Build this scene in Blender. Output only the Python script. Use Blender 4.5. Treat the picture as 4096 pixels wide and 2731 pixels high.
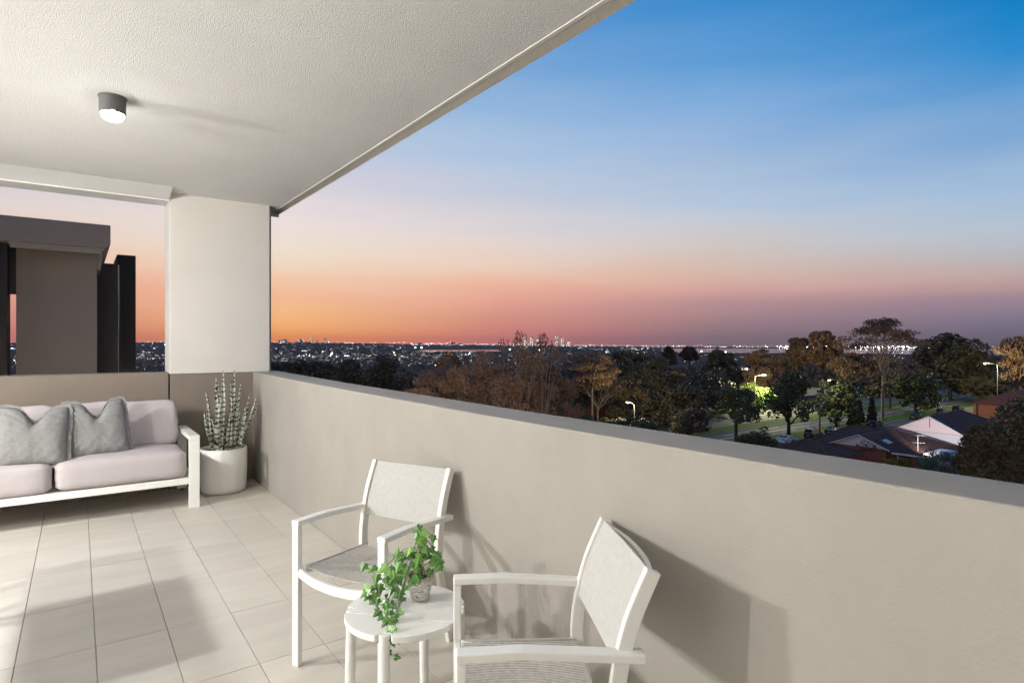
import bpy, bmesh, math, random
from mathutils import Vector, Matrix, noise, Quaternion

scene = bpy.context.scene
for o in list(bpy.data.objects):
    bpy.data.objects.remove(o)

# ------------------------------------------------------------------ camera
VIEW = math.radians(36.31)            # heading of the lens, clockwise from +Y (the long wall)
EYE = 1.45
cam = bpy.data.cameras.new('camera')
cam.sensor_fit = 'HORIZONTAL'
cam.sensor_width = 36.0
cam.lens = 36.0 * 2361.0 / 4096.0
cam.shift_y = 0.0028
cam.clip_start = 0.05
cam.clip_end = 60000.0
camera = bpy.data.objects.new('camera', cam)
camera.location = (0, 0, EYE)
camera.rotation_euler = (math.radians(90), 0, -VIEW)
scene.collection.objects.link(camera)
scene.camera = camera

# ------------------------------------------------------------------ render look
scene.view_settings.view_transform = 'Standard'
scene.view_settings.look = 'None'
scene.view_settings.exposure = 0.0
scene.view_settings.gamma = 1.0
scene.view_settings.use_curve_mapping = False
scene.render.engine = 'CYCLES'
scene.cycles.use_denoising = True
scene.cycles.max_bounces = 8
scene.cycles.diffuse_bounces = 5
scene.cycles.transparent_max_bounces = 8
scene.cycles.sample_clamp_indirect = 6.0
scene.cycles.caustics_reflective = False
scene.cycles.caustics_refractive = False


def lin(c):
    return tuple((v / 255.0 / 12.92) if v / 255.0 <= 0.04045 else ((v / 255.0 + 0.055) / 1.055) ** 2.4 for v in c)


# ------------------------------------------------------------------ dusk sky, the sun just below the horizon
SUN_HEADING = math.radians(15.5)
world = bpy.data.worlds.new('World')
scene.world = world
world.use_nodes = True
wn, wl = world.node_tree.nodes, world.node_tree.links
wn.clear()


def wmath(op, a, b=None, c=None, clamp=False):
    n = wn.new('ShaderNodeMath')
    n.operation = op
    n.use_clamp = clamp
    for i, v in enumerate((a, b, c)):
        if v is None:
            continue
        if isinstance(v, (int, float)):
            n.inputs[i].default_value = v
        else:
            wl.new(v, n.inputs[i])
    return n.outputs[0]


tc = wn.new('ShaderNodeTexCoord')
sp = wn.new('ShaderNodeSeparateXYZ')
wl.new(tc.outputs['Generated'], sp.inputs[0])
# slow, soft unevenness of high cloud
wmap = wn.new('ShaderNodeMapping')
wmap.inputs['Scale'].default_value = (2.2, 2.2, 16.0)
wl.new(tc.outputs['Generated'], wmap.inputs[0])
wnoi = wn.new('ShaderNodeTexNoise')
wnoi.inputs['Scale'].default_value = 1.6
wnoi.inputs['Detail'].default_value = 4.0
wl.new(wmap.outputs[0], wnoi.inputs[0])
elev = wmath('MULTIPLY', wmath('ARCSINE', sp.outputs[2]), 180 / math.pi)
elev = wmath('ADD', elev, wmath('MULTIPLY', wmath('SUBTRACT', wnoi.outputs[0], 0.5),
                                wmath('MULTIPLY', wmath('MINIMUM', wmath('MAXIMUM', elev, 0.0), 8.0), 0.42)))
fac = wmath('DIVIDE', elev, 90.0, clamp=True)
hx = wmath('MULTIPLY', sp.outputs[0], math.sin(SUN_HEADING))
hy_ = wmath('MULTIPLY', sp.outputs[1], math.cos(SUN_HEADING))
hl = wmath('SQRT', wmath('ADD', wmath('ADD', wmath('MULTIPLY', sp.outputs[0], sp.outputs[0]),
                                     wmath('MULTIPLY', sp.outputs[1], sp.outputs[1])), 1e-6))
cosd = wmath('MINIMUM', wmath('MAXIMUM', wmath('DIVIDE', wmath('ADD', hx, hy_), hl), -1.0), 1.0)
azim = wmath('MULTIPLY', wmath('ARCCOSINE', cosd), 180 / math.pi)

UP = [(45, (78, 122, 176)), (90, (70, 96, 138))]
SKY = [
    (0.0, [(0, (255, 140, 78)), (0.7, (255, 158, 90)), (1.75, (255, 184, 114)), (3.1, (252, 192, 138)), (4.5, (249, 190, 153)),
           (6.3, (244, 214, 187)), (8.3, (241, 225, 207)), (11.6, (237, 224, 222)), (15, (212, 208, 222)), (20, (175, 196, 224)),
           (30, (105, 160, 214))] + UP),
    (20.0, [(0, (212, 120, 112)), (0.65, (214, 126, 118)), (2.8, (220, 150, 136)), (4.5, (234, 170, 150)), (6.2, (240, 190, 166)),
            (7.9, (237, 208, 189)), (10, (230, 215, 210)), (11.9, (216, 211, 216)), (14.2, (200, 205, 219)), (17.1, (180, 200, 226)),
            (20.4, (158, 189, 223)), (29, (92, 152, 212))] + UP),
    (40.0, [(0, (134, 110, 115)), (0.7, (144, 118, 124)), (2, (164, 130, 136)), (3.8, (187, 147, 149)), (4.9, (215, 165, 159)),
            (6.3, (218, 185, 170)), (9, (209, 201, 197)), (11.3, (198, 204, 216)), (13, (181, 200, 222)), (16.3, (164, 189, 220)),
            (20.4, (138, 177, 222)), (24.3, (98, 159, 215)), (29, (62, 140, 206)), (45, (60, 112, 170)), (90, (70, 96, 138))]),
    (61.0, [(0, (106, 97, 114)), (0.7, (116, 106, 122)), (1.6, (126, 116, 136)), (3.3, (154, 134, 149)), (4.3, (188, 154, 155)),
            (5.2, (195, 169, 165)), (6.5, (190, 184, 187)), (8.9, (184, 197, 212)), (11.7, (163, 191, 220)), (14.4, (138, 174, 215)),
            (17.9, (102, 159, 212)), (21.2, (44, 140, 206)), (24.4, (0, 126, 196)), (32, (24, 112, 178)), (45, (52, 104, 160)), (90, (70, 96, 138))]),
    (180.0, [(0, (100, 92, 106)), (2, (122, 106, 118)), (5, (160, 134, 140)), (9, (176, 154, 158)), (15, (150, 150, 168)),
             (25, (104, 126, 160)), (45, (74, 104, 146)), (90, (70, 96, 138))]),
]
prev = None
for k, (az, stops) in enumerate(SKY):
    r = wn.new('ShaderNodeValToRGB')
    r.color_ramp.interpolation = 'LINEAR'
    el = r.color_ramp.elements
    el[1].position = 1.0
    el[1].color = (*lin(stops[-1][1]), 1)
    el[0].position = 0.0
    el[0].color = (*lin(stops[0][1]), 1)
    for d, c in stops[1:-1]:
        el.new(d / 90.0).color = (*lin(c), 1)
    wl.new(fac, r.inputs[0])
    if prev is None:
        prev = r.outputs[0]
    else:
        m = wn.new('ShaderNodeMix')
        m.data_type = 'RGBA'
        t = wmath('DIVIDE', wmath('SUBTRACT', azim, SKY[k - 1][0]), az - SKY[k - 1][0], clamp=True)
        wl.new(t, m.inputs[0])
        wl.new(prev, m.inputs[6])
        wl.new(r.outputs[0], m.inputs[7])
        prev = m.outputs[2]
bg = wn.new('ShaderNodeBackground')
bg.inputs['Strength'].default_value = 1.0
wl.new(prev, bg.inputs['Color'])
wout = wn.new('ShaderNodeOutputWorld')
wl.new(bg.outputs[0], wout.inputs[0])


# ------------------------------------------------------------------ helpers
def mat(name, col, rough=0.6, metal=0.0, spec=0.5, var=None, bump=None, emit=None, objvar=0.0, coat=0.0, world_space=False, stretch=None):
    """a procedural paint: var = (scale, amount, second colour or None); bump = (scale, strength, distance)"""
    m = bpy.data.materials.new(name)
    m.use_nodes = True
    n, l = m.node_tree.nodes, m.node_tree.links
    b = n['Principled BSDF']
    b.inputs['Base Color'].default_value = (*col, 1)
    b.inputs['Roughness'].default_value = rough
    b.inputs['Metallic'].default_value = metal
    b.inputs['Specular IOR Level'].default_value = spec
    b.inputs['Coat Weight'].default_value = coat
    if emit:
        b.inputs['Emission Color'].default_value = (*emit[0], 1)
        b.inputs['Emission Strength'].default_value = emit[1]
    t = n.new('ShaderNodeTexCoord')
    vec = t.outputs['Object']
    if world_space:
        vec = n.new('ShaderNodeNewGeometry').outputs['Position']
    if stretch:
        mp = n.new('ShaderNodeMapping')
        mp.inputs['Scale'].default_value = stretch
        l.new(vec, mp.inputs[0])
        vec = mp.outputs[0]
    src = None
    if var:
        no = n.new('ShaderNodeTexNoise')
        no.inputs['Scale'].default_value = var[0]
        no.inputs['Detail'].default_value = 5
        no.inputs['Roughness'].default_value = 0.65
        l.new(vec, no.inputs[0])
        r = n.new('ShaderNodeValToRGB')
        c2 = var[2] if len(var) > 2 and var[2] else tuple(v * (1 - var[1]) for v in col)
        c1 = col if len(var) > 2 and var[2] else tuple(min(1, v * (1 + var[1])) for v in col)
        r.color_ramp.elements[0].position = 0.32
        r.color_ramp.elements[1].position = 0.68
        r.color_ramp.elements[0].color = (*c2, 1)
        r.color_ramp.elements[1].color = (*c1, 1)
        l.new(no.outputs[0], r.inputs[0])
        src = r.outputs[0]
    if objvar:
        oi = n.new('ShaderNodeObjectInfo')
        hs = n.new('ShaderNodeHueSaturation')
        mr = n.new('ShaderNodeMapRange')
        mr.inputs[3].default_value = 1 - objvar
        mr.inputs[4].default_value = 1 + objvar
        l.new(oi.outputs['Random'], mr.inputs[0])
        l.new(mr.outputs[0], hs.inputs['Value'])
        if src:
            l.new(src, hs.inputs['Color'])
        else:
            hs.inputs['Color'].default_value = (*col, 1)
        src = hs.outputs[0]
    if src:
        l.new(src, b.inputs['Base Color'])
    if bump:
        nb = n.new('ShaderNodeTexNoise')
        nb.inputs['Scale'].default_value = bump[0]
        nb.inputs['Detail'].default_value = 3
        l.new(vec, nb.inputs[0])
        bn = n.new('ShaderNodeBump')
        bn.inputs['Strength'].default_value = bump[1]
        bn.inputs['Distance'].default_value = bump[2]
        l.new(nb.outputs[0], bn.inputs['Height'])
        l.new(bn.outputs[0], b.inputs['Normal'])
    return m


def emat(name, col, strength, sample=True):
    m = bpy.data.materials.new(name)
    m.use_nodes = True
    n, l = m.node_tree.nodes, m.node_tree.links
    n.clear()
    e = n.new('ShaderNodeEmission')
    e.inputs[0].default_value = (*col, 1)
    e.inputs[1].default_value = strength
    o = n.new('ShaderNodeOutputMaterial')
    l.new(e.outputs[0], o.inputs[0])
    if not sample:
        m.cycles.emission_sampling = 'NONE'
    return m


C = scene.collection


def tag(o, label=None, cat=None, group=None, kind=None):
    if label:
        o['label'] = label
    if cat:
        o['category'] = cat
    if group:
        o['group'] = group
    if kind:
        o['kind'] = kind
    return o


def thing(name, label, cat, loc=(0, 0, 0), rotz=0.0, group=None, scale=None):
    o = bpy.data.objects.new(name, None)
    o.empty_display_size = 0.2
    C.objects.link(o)
    o.location = loc
    o.rotation_euler = (0, 0, rotz)
    if scale:
        o.scale = scale
    return tag(o, label, cat, group)


def obj(name, me, m, parent=None, smooth=False, loc=None, rot=None):
    if isinstance(me, bmesh.types.BMesh):
        bm = me
        me = bpy.data.meshes.new(name)
        bm.to_mesh(me)
        bm.free()
    if m is not None and not me.materials:
        for mm in (m if isinstance(m, (list, tuple)) else [m]):
            me.materials.append(mm)
    if smooth:
        me.shade_smooth()
    o = bpy.data.objects.new(name, me)
    C.objects.link(o)
    if parent:
        o.parent = parent
    if loc is not None:
        o.location = loc
    if rot is not None:
        o.rotation_euler = rot
    return o


class BM:
    """a small shape collector that makes one mesh"""

    def __init__(self):
        self.v, self.f, self.mi = [], [], []
        self.cur = 0

    def add(self, vs, fs):
        b = len(self.v)
        self.v += [tuple(p) for p in vs]
        for f in fs:
            self.f.append(tuple(i + b for i in f))
            self.mi.append(self.cur)
        return self

    def box(self, lo, hi, M=None):
        (x0, y0, z0), (x1, y1, z1) = lo, hi
        vs = [(x0, y0, z0), (x1, y0, z0), (x1, y1, z0), (x0, y1, z0), (x0, y0, z1), (x1, y0, z1), (x1, y1, z1), (x0, y1, z1)]
        if M:
            vs = [M @ Vector(p) for p in vs]
        return self.add(vs, [(3, 2, 1, 0), (4, 5, 6, 7), (0, 1, 5, 4), (1, 2, 6, 5), (2, 3, 7, 6), (3, 0, 4, 7)])

    def tube(self, pts, rad, n=8, cap=True):
        pts = [Vector(p) for p in pts]
        if not isinstance(rad, (list, tuple)):
            rad = [rad] * len(pts)
        b = len(self.v)
        up = None
        for i, p in enumerate(pts):
            d = (pts[min(i + 1, len(pts) - 1)] - pts[max(i - 1, 0)])
            d = d.normalized() if d.length > 1e-9 else Vector((0, 0, 1))
            if up is None:
                a = Vector((0, 0, 1)) if abs(d.z) < 0.9 else Vector((1, 0, 0))
                up = d.cross(a).normalized()
            else:
                up = (up - d * up.dot(d))
                up = up.normalized() if up.length > 1e-6 else d.orthogonal().normalized()
            s = d.cross(up)
            for k in range(n):
                t = 2 * math.pi * k / n
                self.v.append(tuple(p + (up * math.cos(t) + s * math.sin(t)) * rad[i]))
        for i in range(len(pts) - 1):
            for k in range(n):
                a, c = b + i * n + k, b + i * n + (k + 1) % n
                self.f.append((a, c, c + n, a + n))
                self.mi.append(self.cur)
        if cap:
            self.f.append(tuple(b + k for k in reversed(range(n))))
            self.f.append(tuple(b + (len(pts) - 1) * n + k for k in range(n)))
            self.mi += [self.cur, self.cur]
        return self

    def bar(self, pts, w, t, side):
        """rectangular bar swept along pts: w along the vector side, t across it"""
        pts = [Vector(p) for p in pts]
        side = Vector(side).normalized()
        b = len(self.v)
        N = len(pts)
        for i, p in enumerate(pts):
            d0 = (pts[i] - pts[i - 1]).normalized() if i else (pts[1] - pts[0]).normalized()
            d1 = (pts[i + 1] - pts[i]).normalized() if i < N - 1 else d0
            d = (d0 + d1).normalized()
            nrm = d.cross(side).normalized()
            k = 1 / max(0.5, d.dot(d1))
            for a, c in ((-1, -1), (1, -1), (1, 1), (-1, 1)):
                self.v.append(tuple(p + side * (a * w / 2) + nrm * (c * t / 2 * k)))
        for i in range(N - 1):
            for k in range(4):
                a, c = b + i * 4 + k, b + i * 4 + (k + 1) % 4
                self.f.append((a, c, c + 4, a + 4))
                self.mi.append(self.cur)
        self.f += [(b + 3, b + 2, b + 1, b), (b + N * 4 - 4, b + N * 4 - 3, b + N * 4 - 2, b + N * 4 - 1)]
        self.mi += [self.cur, self.cur]
        return self

    def lathe(self, prof, n=32, cx=0, cy=0, closed=False):
        b = len(self.v)
        for r, z in prof:
            for k in range(n):
                t = 2 * math.pi * k / n
                self.v.append((cx + r * math.cos(t), cy + r * math.sin(t), z))
        for i in range(len(prof) - 1):
            for k in range(n):
                a, c = b + i * n + k, b + i * n + (k + 1) % n
                self.f.append((a, c, c + n, a + n))
                self.mi.append(self.cur)
        if closed:
            self.f.append(tuple(b + k for k in reversed(range(n))))
            self.f.append(tuple(b + (len(prof) - 1) * n + k for k in range(n)))
            self.mi += [self.cur, self.cur]
        return self

    def prism(self, poly, axis, lo, hi):
        """poly: 2-D outline in the two other axes (x: (y,z), y: (x,z), z: (x,y))"""
        n = len(poly)

        def P(q, h):
            return {'x': (h, q[0], q[1]), 'y': (q[0], h, q[1]), 'z': (q[0], q[1], h)}[axis]
        return self.add([P(q, lo) for q in poly] + [P(q, hi) for q in poly],
                        [tuple(reversed(range(n))), tuple(range(n, 2 * n))] + [(i, (i + 1) % n, n + (i + 1) % n, n + i) for i in range(n)])

    def mesh(self, name, mats=None, bevel=0.0, seg=2, fix=True, smooth=False):
        me = bpy.data.meshes.new(name)
        me.from_pydata(self.v, [], self.f)
        me.polygons.foreach_set('material_index', self.mi)
        if fix or bevel:
            bm = bmesh.new()
            bm.from_mesh(me)
            if fix:
                bmesh.ops.recalc_face_normals(bm, faces=bm.faces)
            if bevel:
                es = [e for e in bm.edges if len(e.link_faces) == 2 and e.calc_face_angle(0) > 0.5]
                bmesh.ops.bevel(bm, geom=es, offset=bevel, segments=seg, affect='EDGES', profile=0.5, clamp_overlap=True)
            bm.to_mesh(me)
            bm.free()
        if mats:
            for mm in (mats if isinstance(mats, (list, tuple)) else [mats]):
                me.materials.append(mm)
        if smooth:
            me.shade_smooth()
        return me

    def build(self, name, mats, parent=None, bevel=0.0, seg=2, fix=True, smooth=False, loc=None, rot=None):
        return obj(name, self.mesh(name, mats, bevel, seg, fix, smooth), None, parent, False, loc, rot)


def copy_tree(o, parent=None):
    c = o.copy()
    C.objects.link(c)
    if parent:
        c.parent = parent
    for ch in list(o.children):
        copy_tree(ch, c)
    return c


def lamp(name, kind, loc, power, col, size=0.05, parent=None, spot=None, rot=None):
    d = bpy.data.lights.new(name, kind)
    d.energy = power
    d.color = col
    if kind in ('POINT', 'SPOT'):
        d.shadow_soft_size = size
    if kind == 'AREA':
        d.shape = 'DISK'
        d.size = size
    if kind == 'SPOT':
        d.spot_size = spot or 2.6
        d.spot_blend = 0.6
    o = bpy.data.objects.new(name, d)
    C.objects.link(o)
    o.location = loc
    if rot:
        o.rotation_euler = rot
    if parent:
        o.parent = parent
    return o

# ------------------------------------------------------------------ materials of the balcony
M_ceiling = mat('ceiling_texture_coat', (0.84, 0.835, 0.82), 0.9, spec=0.2, bump=(200, 1.0, 0.010), world_space=True, var=(1.3, 0.03))
M_bead = mat('smooth_plaster', (0.74, 0.72, 0.68), 0.7, spec=0.3)
M_edge = mat('rough_slab_edge', (0.58, 0.54, 0.48), 0.95, spec=0.2, bump=(150, 0.8, 0.008), world_space=True, var=(90, 0.15))
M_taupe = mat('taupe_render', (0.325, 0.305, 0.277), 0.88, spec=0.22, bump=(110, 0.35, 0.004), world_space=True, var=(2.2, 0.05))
M_backwall = mat('shaded_taupe_render', (0.222, 0.186, 0.152), 0.88, spec=0.22, bump=(110, 0.35, 0.004), world_space=True, var=(2.2, 0.05))  # the same taupe, darkened in colour for the weaker light on the back wall
def specks(m, scale, amount, edge=0.70):
    """tiny dark pits and scuffs of a hand-floated render, part of the paint itself"""
    n, l = m.node_tree.nodes, m.node_tree.links
    bs = n['Principled BSDF']
    src = bs.inputs['Base Color'].links[0].from_socket
    g = n.new('ShaderNodeNewGeometry')
    a = n.new('ShaderNodeTexNoise')
    a.inputs['Scale'].default_value = scale
    a.inputs['Detail'].default_value = 2
    l.new(g.outputs['Position'], a.inputs[0])
    c = n.new('ShaderNodeTexNoise')
    c.inputs['Scale'].default_value = 0.9
    l.new(g.outputs['Position'], c.inputs[0])
    ad = n.new('ShaderNodeMath')
    ad.operation = 'MULTIPLY_ADD'
    l.new(c.outputs[0], ad.inputs[0])
    ad.inputs[1].default_value = 0.28
    l.new(a.outputs[0], ad.inputs[2])
    r = n.new('ShaderNodeMapRange')
    r.inputs[1].default_value = edge + 0.12
    r.inputs[2].default_value = edge + 0.17
    r.inputs[3].default_value = 0.0
    r.inputs[4].default_value = amount
    l.new(ad.outputs[0], r.inputs[0])
    mx = n.new('ShaderNodeMix')
    mx.data_type = 'RGBA'
    l.new(r.outputs[0], mx.inputs[0])
    l.new(src, mx.inputs[6])
    mx.inputs[7].default_value = (0.12, 0.10, 0.08, 1)
    l.new(mx.outputs[2], bs.inputs['Base Color'])


specks(M_taupe, 150, 0.22, 0.69)
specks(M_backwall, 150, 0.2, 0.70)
M_cream = mat('cream_render', (0.67, 0.635, 0.59), 0.85, spec=0.25, bump=(60, 0.3, 0.004), world_space=True, var=(1.7, 0.03))
M_joint = mat('dark_joint', (0.05, 0.045, 0.04), 0.9)
M_tile = mat('greige_floor_tile', (0.53, 0.498, 0.45), 0.5, spec=0.4, bump=(140, 0.12, 0.002), world_space=True,
             var=(2.4, 0.07), objvar=0.05, stretch=(0.5, 2.2, 1))
M_grout = mat('grout', (0.33, 0.30, 0.26), 0.95)
M_white = mat('white_powder_coat', (0.80, 0.80, 0.77), 0.38, spec=0.45)
M_lampbody = mat('charcoal_lamp_body', (0.10, 0.10, 0.10), 0.5)
M_interior = mat('interior_wall_paint', (0.78, 0.76, 0.72), 0.8)
M_alu = mat('dark_door_frame', (0.06, 0.06, 0.06), 0.4, metal=0.4)
M_planter = mat('white_fibre_planter', (0.76, 0.75, 0.72), 0.42, spec=0.4)
M_soil = mat('potting_soil', (0.045, 0.032, 0.024), 0.95, bump=(120, 0.8, 0.01))


def fabric(name, col, col2, sx, sy, rough=0.85, bumps=0.4, diag=False, noise_amt=0.12):
    """woven cloth: two crossed rib waves in object space"""
    m = bpy.data.materials.new(name)
    m.use_nodes = True
    n, l = m.node_tree.nodes, m.node_tree.links
    b = n['Principled BSDF']
    b.inputs['Roughness'].default_value = rough
    b.inputs['Specular IOR Level'].default_value = 0.2
    t = n.new('ShaderNodeTexCoord')
    sep = n.new('ShaderNodeSeparateXYZ')
    l.new(t.outputs['Object'], sep.inputs[0])

    def mth(op, a, c):
        k = n.new('ShaderNodeMath')
        k.operation = op
        for i, v in enumerate((a, c)):
            if v is None:
                continue
            if isinstance(v, (int, float)):
                k.inputs[i].default_value = v
            else:
                l.new(v, k.inputs[i])
        return k.outputs[0]
    along = mth('ADD', sep.outputs[1], sep.outputs[2])
    wx = mth('SINE', mth('MULTIPLY', sep.outputs[0], 2 * math.pi / sx), None)
    wy = mth('SINE', mth('MULTIPLY', along, 2 * math.pi / sy), None)
    w = mth('MULTIPLY', wx, wy) if diag else mth('ADD', mth('MULTIPLY', wx, 0.75), mth('MULTIPLY', wy, 0.25))
    no = n.new('ShaderNodeTexNoise')
    no.inputs['Scale'].default_value = 55
    no.inputs['Detail'].default_value = 4
    l.new(t.outputs['Object'], no.inputs[0])
    w2 = mth('ADD', mth('MULTIPLY', w, 0.5), mth('ADD', 0.5, mth('MULTIPLY', mth('SUBTRACT', no.outputs[0], 0.5), noise_amt * 6)))
    r = n.new('ShaderNodeValToRGB')
    r.color_ramp.elements[0].color = (*col2, 1)
    r.color_ramp.elements[1].color = (*col, 1)
    l.new(w2, r.inputs[0])
    l.new(r.outputs[0], b.inputs['Base Color'])
    bn = n.new('ShaderNodeBump')
    bn.inputs['Strength'].default_value = bumps
    bn.inputs['Distance'].default_value = 0.002
    l.new(w2, bn.inputs['Height'])
    l.new(bn.outputs[0], b.inputs['Normal'])
    return m


M_slingseat = fabric('grey_sling_weave', (0.66, 0.635, 0.60), (0.22, 0.205, 0.19), 0.0085, 0.006)
M_slingback = fabric('pale_sling_weave', (0.58, 0.575, 0.56), (0.40, 0.395, 0.385), 0.007, 0.005, diag=True)
M_cushion = mat('pale_mauve_outdoor_cloth', (0.46, 0.418, 0.428), 0.85, spec=0.2, var=(30, 0.03), bump=(7, 0.45, 0.025))
M_pillow = mat('stonewashed_grey_linen', (0.225, 0.225, 0.223), 0.92, spec=0.15, var=(42, 0.12), bump=(16, 0.5, 0.012))
M_fray = mat('frayed_linen_edge', (0.30, 0.297, 0.29), 0.95, spec=0.1, var=(160, 0.35), bump=(150, 1.0, 0.006))

# ------------------------------------------------------------------ balcony: floor, walls, column, ceiling
CEIL, WX, WY = 2.967, 1.521, 6.793
FX = -2.3                                   # face of the apartment's glazed wall, out of view on the left
fl = BM().box((FX, -1.2, -0.32), (WX + 0.25, WY + 0.25, -0.012)).build('floor', M_grout)
tag(fl, 'balcony floor laid with long greige tiles', kind='structure')
PX, PYT, JW = 0.29892, 0.62465, 0.0030
tile_cache = {}
for i in range(-9, 6):
    x0, x1 = 0.0671 + PX * i + JW / 2, 0.0671 + PX * (i + 1) - JW / 2
    x1 = min(x1, WX - 0.002)
    x0 = max(x0, FX + 0.002)
    if x1 - x0 < 0.03:
        continue
    for j in range(-8, 7):
        y0, y1 = 3.468 + PYT * j + JW / 2, 3.468 + PYT * (j + 1) - JW / 2
        y1 = min(y1, WY - 0.002)
        y0 = max(y0, -1.15)
        if y1 - y0 < 0.03:
            continue
        w, d = round(x1 - x0, 4), round(y1 - y0, 4)
        if (w, d) not in tile_cache:
            tile_cache[(w, d)] = BM().box((-w / 2, -d / 2, -0.0115), (w / 2, d / 2, 0)).mesh('tile', M_tile, bevel=0.0012, seg=1)
        t = obj('tile', tile_cache[(w, d)], None, fl, loc=((x0 + x1) / 2, (y0 + y1) / 2, random.Random(i * 31 + j).uniform(-0.0004, 0.0004)))

# long parapet wall on the right: its top rises slightly towards the corner
st = [(-1.2, 1.125, 1.769), (0.3, 1.125, 1.769), (2.3, 1.122, 1.769), (4.6, 1.133, 1.775), (WY, 1.153, 1.79), (7.19, 1.155, 1.79)]
b = BM()
n0 = len(st)
for y, zt, xo in st:
    b.v += [(WX, y, -0.012 if y < WY + 0.01 else -0.012), (WX, y, zt), (xo, y, zt + 0.002), (xo, y, -0.32)]
for k in range(n0 - 1):
    for q in range(4):
        a, c = k * 4 + q, k * 4 + (q + 1) % 4
        b.f.append((a, c, c + 4, a + 4))
        b.mi.append(0)
b.f += [(3, 2, 1, 0), (n0 * 4 - 4, n0 * 4 - 3, n0 * 4 - 2, n0 * 4 - 1)]
b.mi += [0, 0]
w = b.build('parapet_wall', M_taupe, bevel=0.007, seg=2)
tag(w, 'long taupe rendered parapet wall on the right of the balcony', 'wall')
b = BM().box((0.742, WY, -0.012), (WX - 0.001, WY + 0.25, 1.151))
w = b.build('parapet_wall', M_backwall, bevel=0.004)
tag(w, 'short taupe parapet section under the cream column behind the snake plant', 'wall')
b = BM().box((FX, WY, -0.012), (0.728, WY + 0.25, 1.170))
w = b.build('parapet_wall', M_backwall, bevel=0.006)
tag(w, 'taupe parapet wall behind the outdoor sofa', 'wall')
b = BM().box((0.7265, WY + 0.012, -0.012), (0.7435, WY + 0.22, 1.150)).build('joint_strip', M_joint, w)

b = BM().box((0.737, WY - 0.004, 1.153), (1.692, 7.19, CEIL + 0.05))
col = b.build('column', M_cream, bevel=0.006)
tag(col, 'wide cream rendered column standing on the parapet at the corner', 'column')
BM().box((1.692, WY + 0.02, 1.156), (1.712, 7.17, CEIL + 0.04)).build('edge_angle', mat('grey_angle', (0.22, 0.21, 0.20), 0.6), col)

# ceiling slab with drip bead and rough edge strip, skewed a little against the wall as in the photograph
E0, E1 = (1.966, -1.5), (1.878, 7.17)       # outer line
def off(d):
    return [(E0[0] + 0.05 - d, E0[1]), (E1[0] - d, E1[1])]
D0, D1 = [(1.972 - 0.102, -1.5), (1.878 - 0.082, 7.12)], None
inner = [(1.905, -1.5), (1.797, 7.10)]
bead = [(1.933, -1.5), (1.818, 7.12)]
outer = [(2.038, -1.5), (1.890, 7.17)]
b = BM().prism([(FX, -1.5), inner[0], inner[1], (0.73, 7.10), (FX, 7.10)], 'z', CEIL, CEIL + 0.26)
ce = b.build('ceiling', M_ceiling)
tag(ce, 'rough textured cream balcony ceiling', kind='structure')
b = BM().prism([inner[0], bead[0], bead[1], inner[1]], 'z', CEIL - 0.004, CEIL + 0.25)
b.build('drip_bead', M_bead, ce, bevel=0.003)
b = BM().prism([bead[0], outer[0], outer[1], bead[1]], 'z', CEIL - 0.001, CEIL + 0.255)
b.build('slab_edge', M_edge, ce)
b = BM().prism([(1.70, 7.10), (1.797, 7.10), (1.818, 7.12), (1.890, 7.17), (1.890, 7.20), (1.70, 7.20)], 'z', CEIL - 0.03, CEIL + 0.25)
b.build('slab_edge', M_bead, ce)
b = BM().prism([(6.53, CEIL + 0.02), (6.53, CEIL - 0.0005), (6.79, CEIL - 0.072), (6.81, CEIL - 0.078), (7.10, CEIL - 0.078), (7.10, CEIL + 0.02)], 'x', FX, 0.735)
b.build('sloped_bulkhead', M_ceiling, ce)
BM().box((FX, 6.775, CEIL - 0.088), (0.734, 6.80, CEIL - 0.074)).build('drip_bead', M_bead, ce)

# the apartment the balcony belongs to: glazed wall on the left (out of view) and the wall behind the lens
apt = thing('apartment_facade', 'cream apartment wall with an open sliding door beside the balcony', 'building', (0, 0, 0))
b = BM()
b.box((FX - 0.18, -1.4, -0.3), (FX, 0.4, CEIL + 0.2))
b.box((FX - 0.18, 5.6, -0.3), (FX, 7.1, CEIL + 0.2))
b.box((FX - 0.18, 0.4, 2.585), (FX, 5.6, CEIL + 0.2))
b.box((FX, -1.4, -0.3), (WX + 0.25, -1.2, CEIL))
b.build('wall', M_interior, apt)
b = BM()
b.box((-6.4, -0.6, -0.06), (FX - 0.181, 6.4, -0.01))
b.box((-6.5, -0.6, -0.05), (-6.4, 6.4, 2.8))
b.box((-6.4, -0.7, -0.05), (FX - 0.181, -0.6, 2.8))
b.box((-6.4, 6.4, -0.05), (FX - 0.181, 6.5, 2.8))
b.box((-6.4, -0.6, 2.72), (FX - 0.181, 6.4, 2.8))
b.build('living_room', M_interior, apt)
b = BM()
for y in (0.4, 5.55):
    b.box((FX - 0.15, y, 0), (FX - 0.05, y + 0.05, 2.6))
b.box((FX - 0.15, 0.45, 2.52), (FX - 0.05, 5.55, 2.58))
b.build('door_frame', M_alu, apt)
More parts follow.
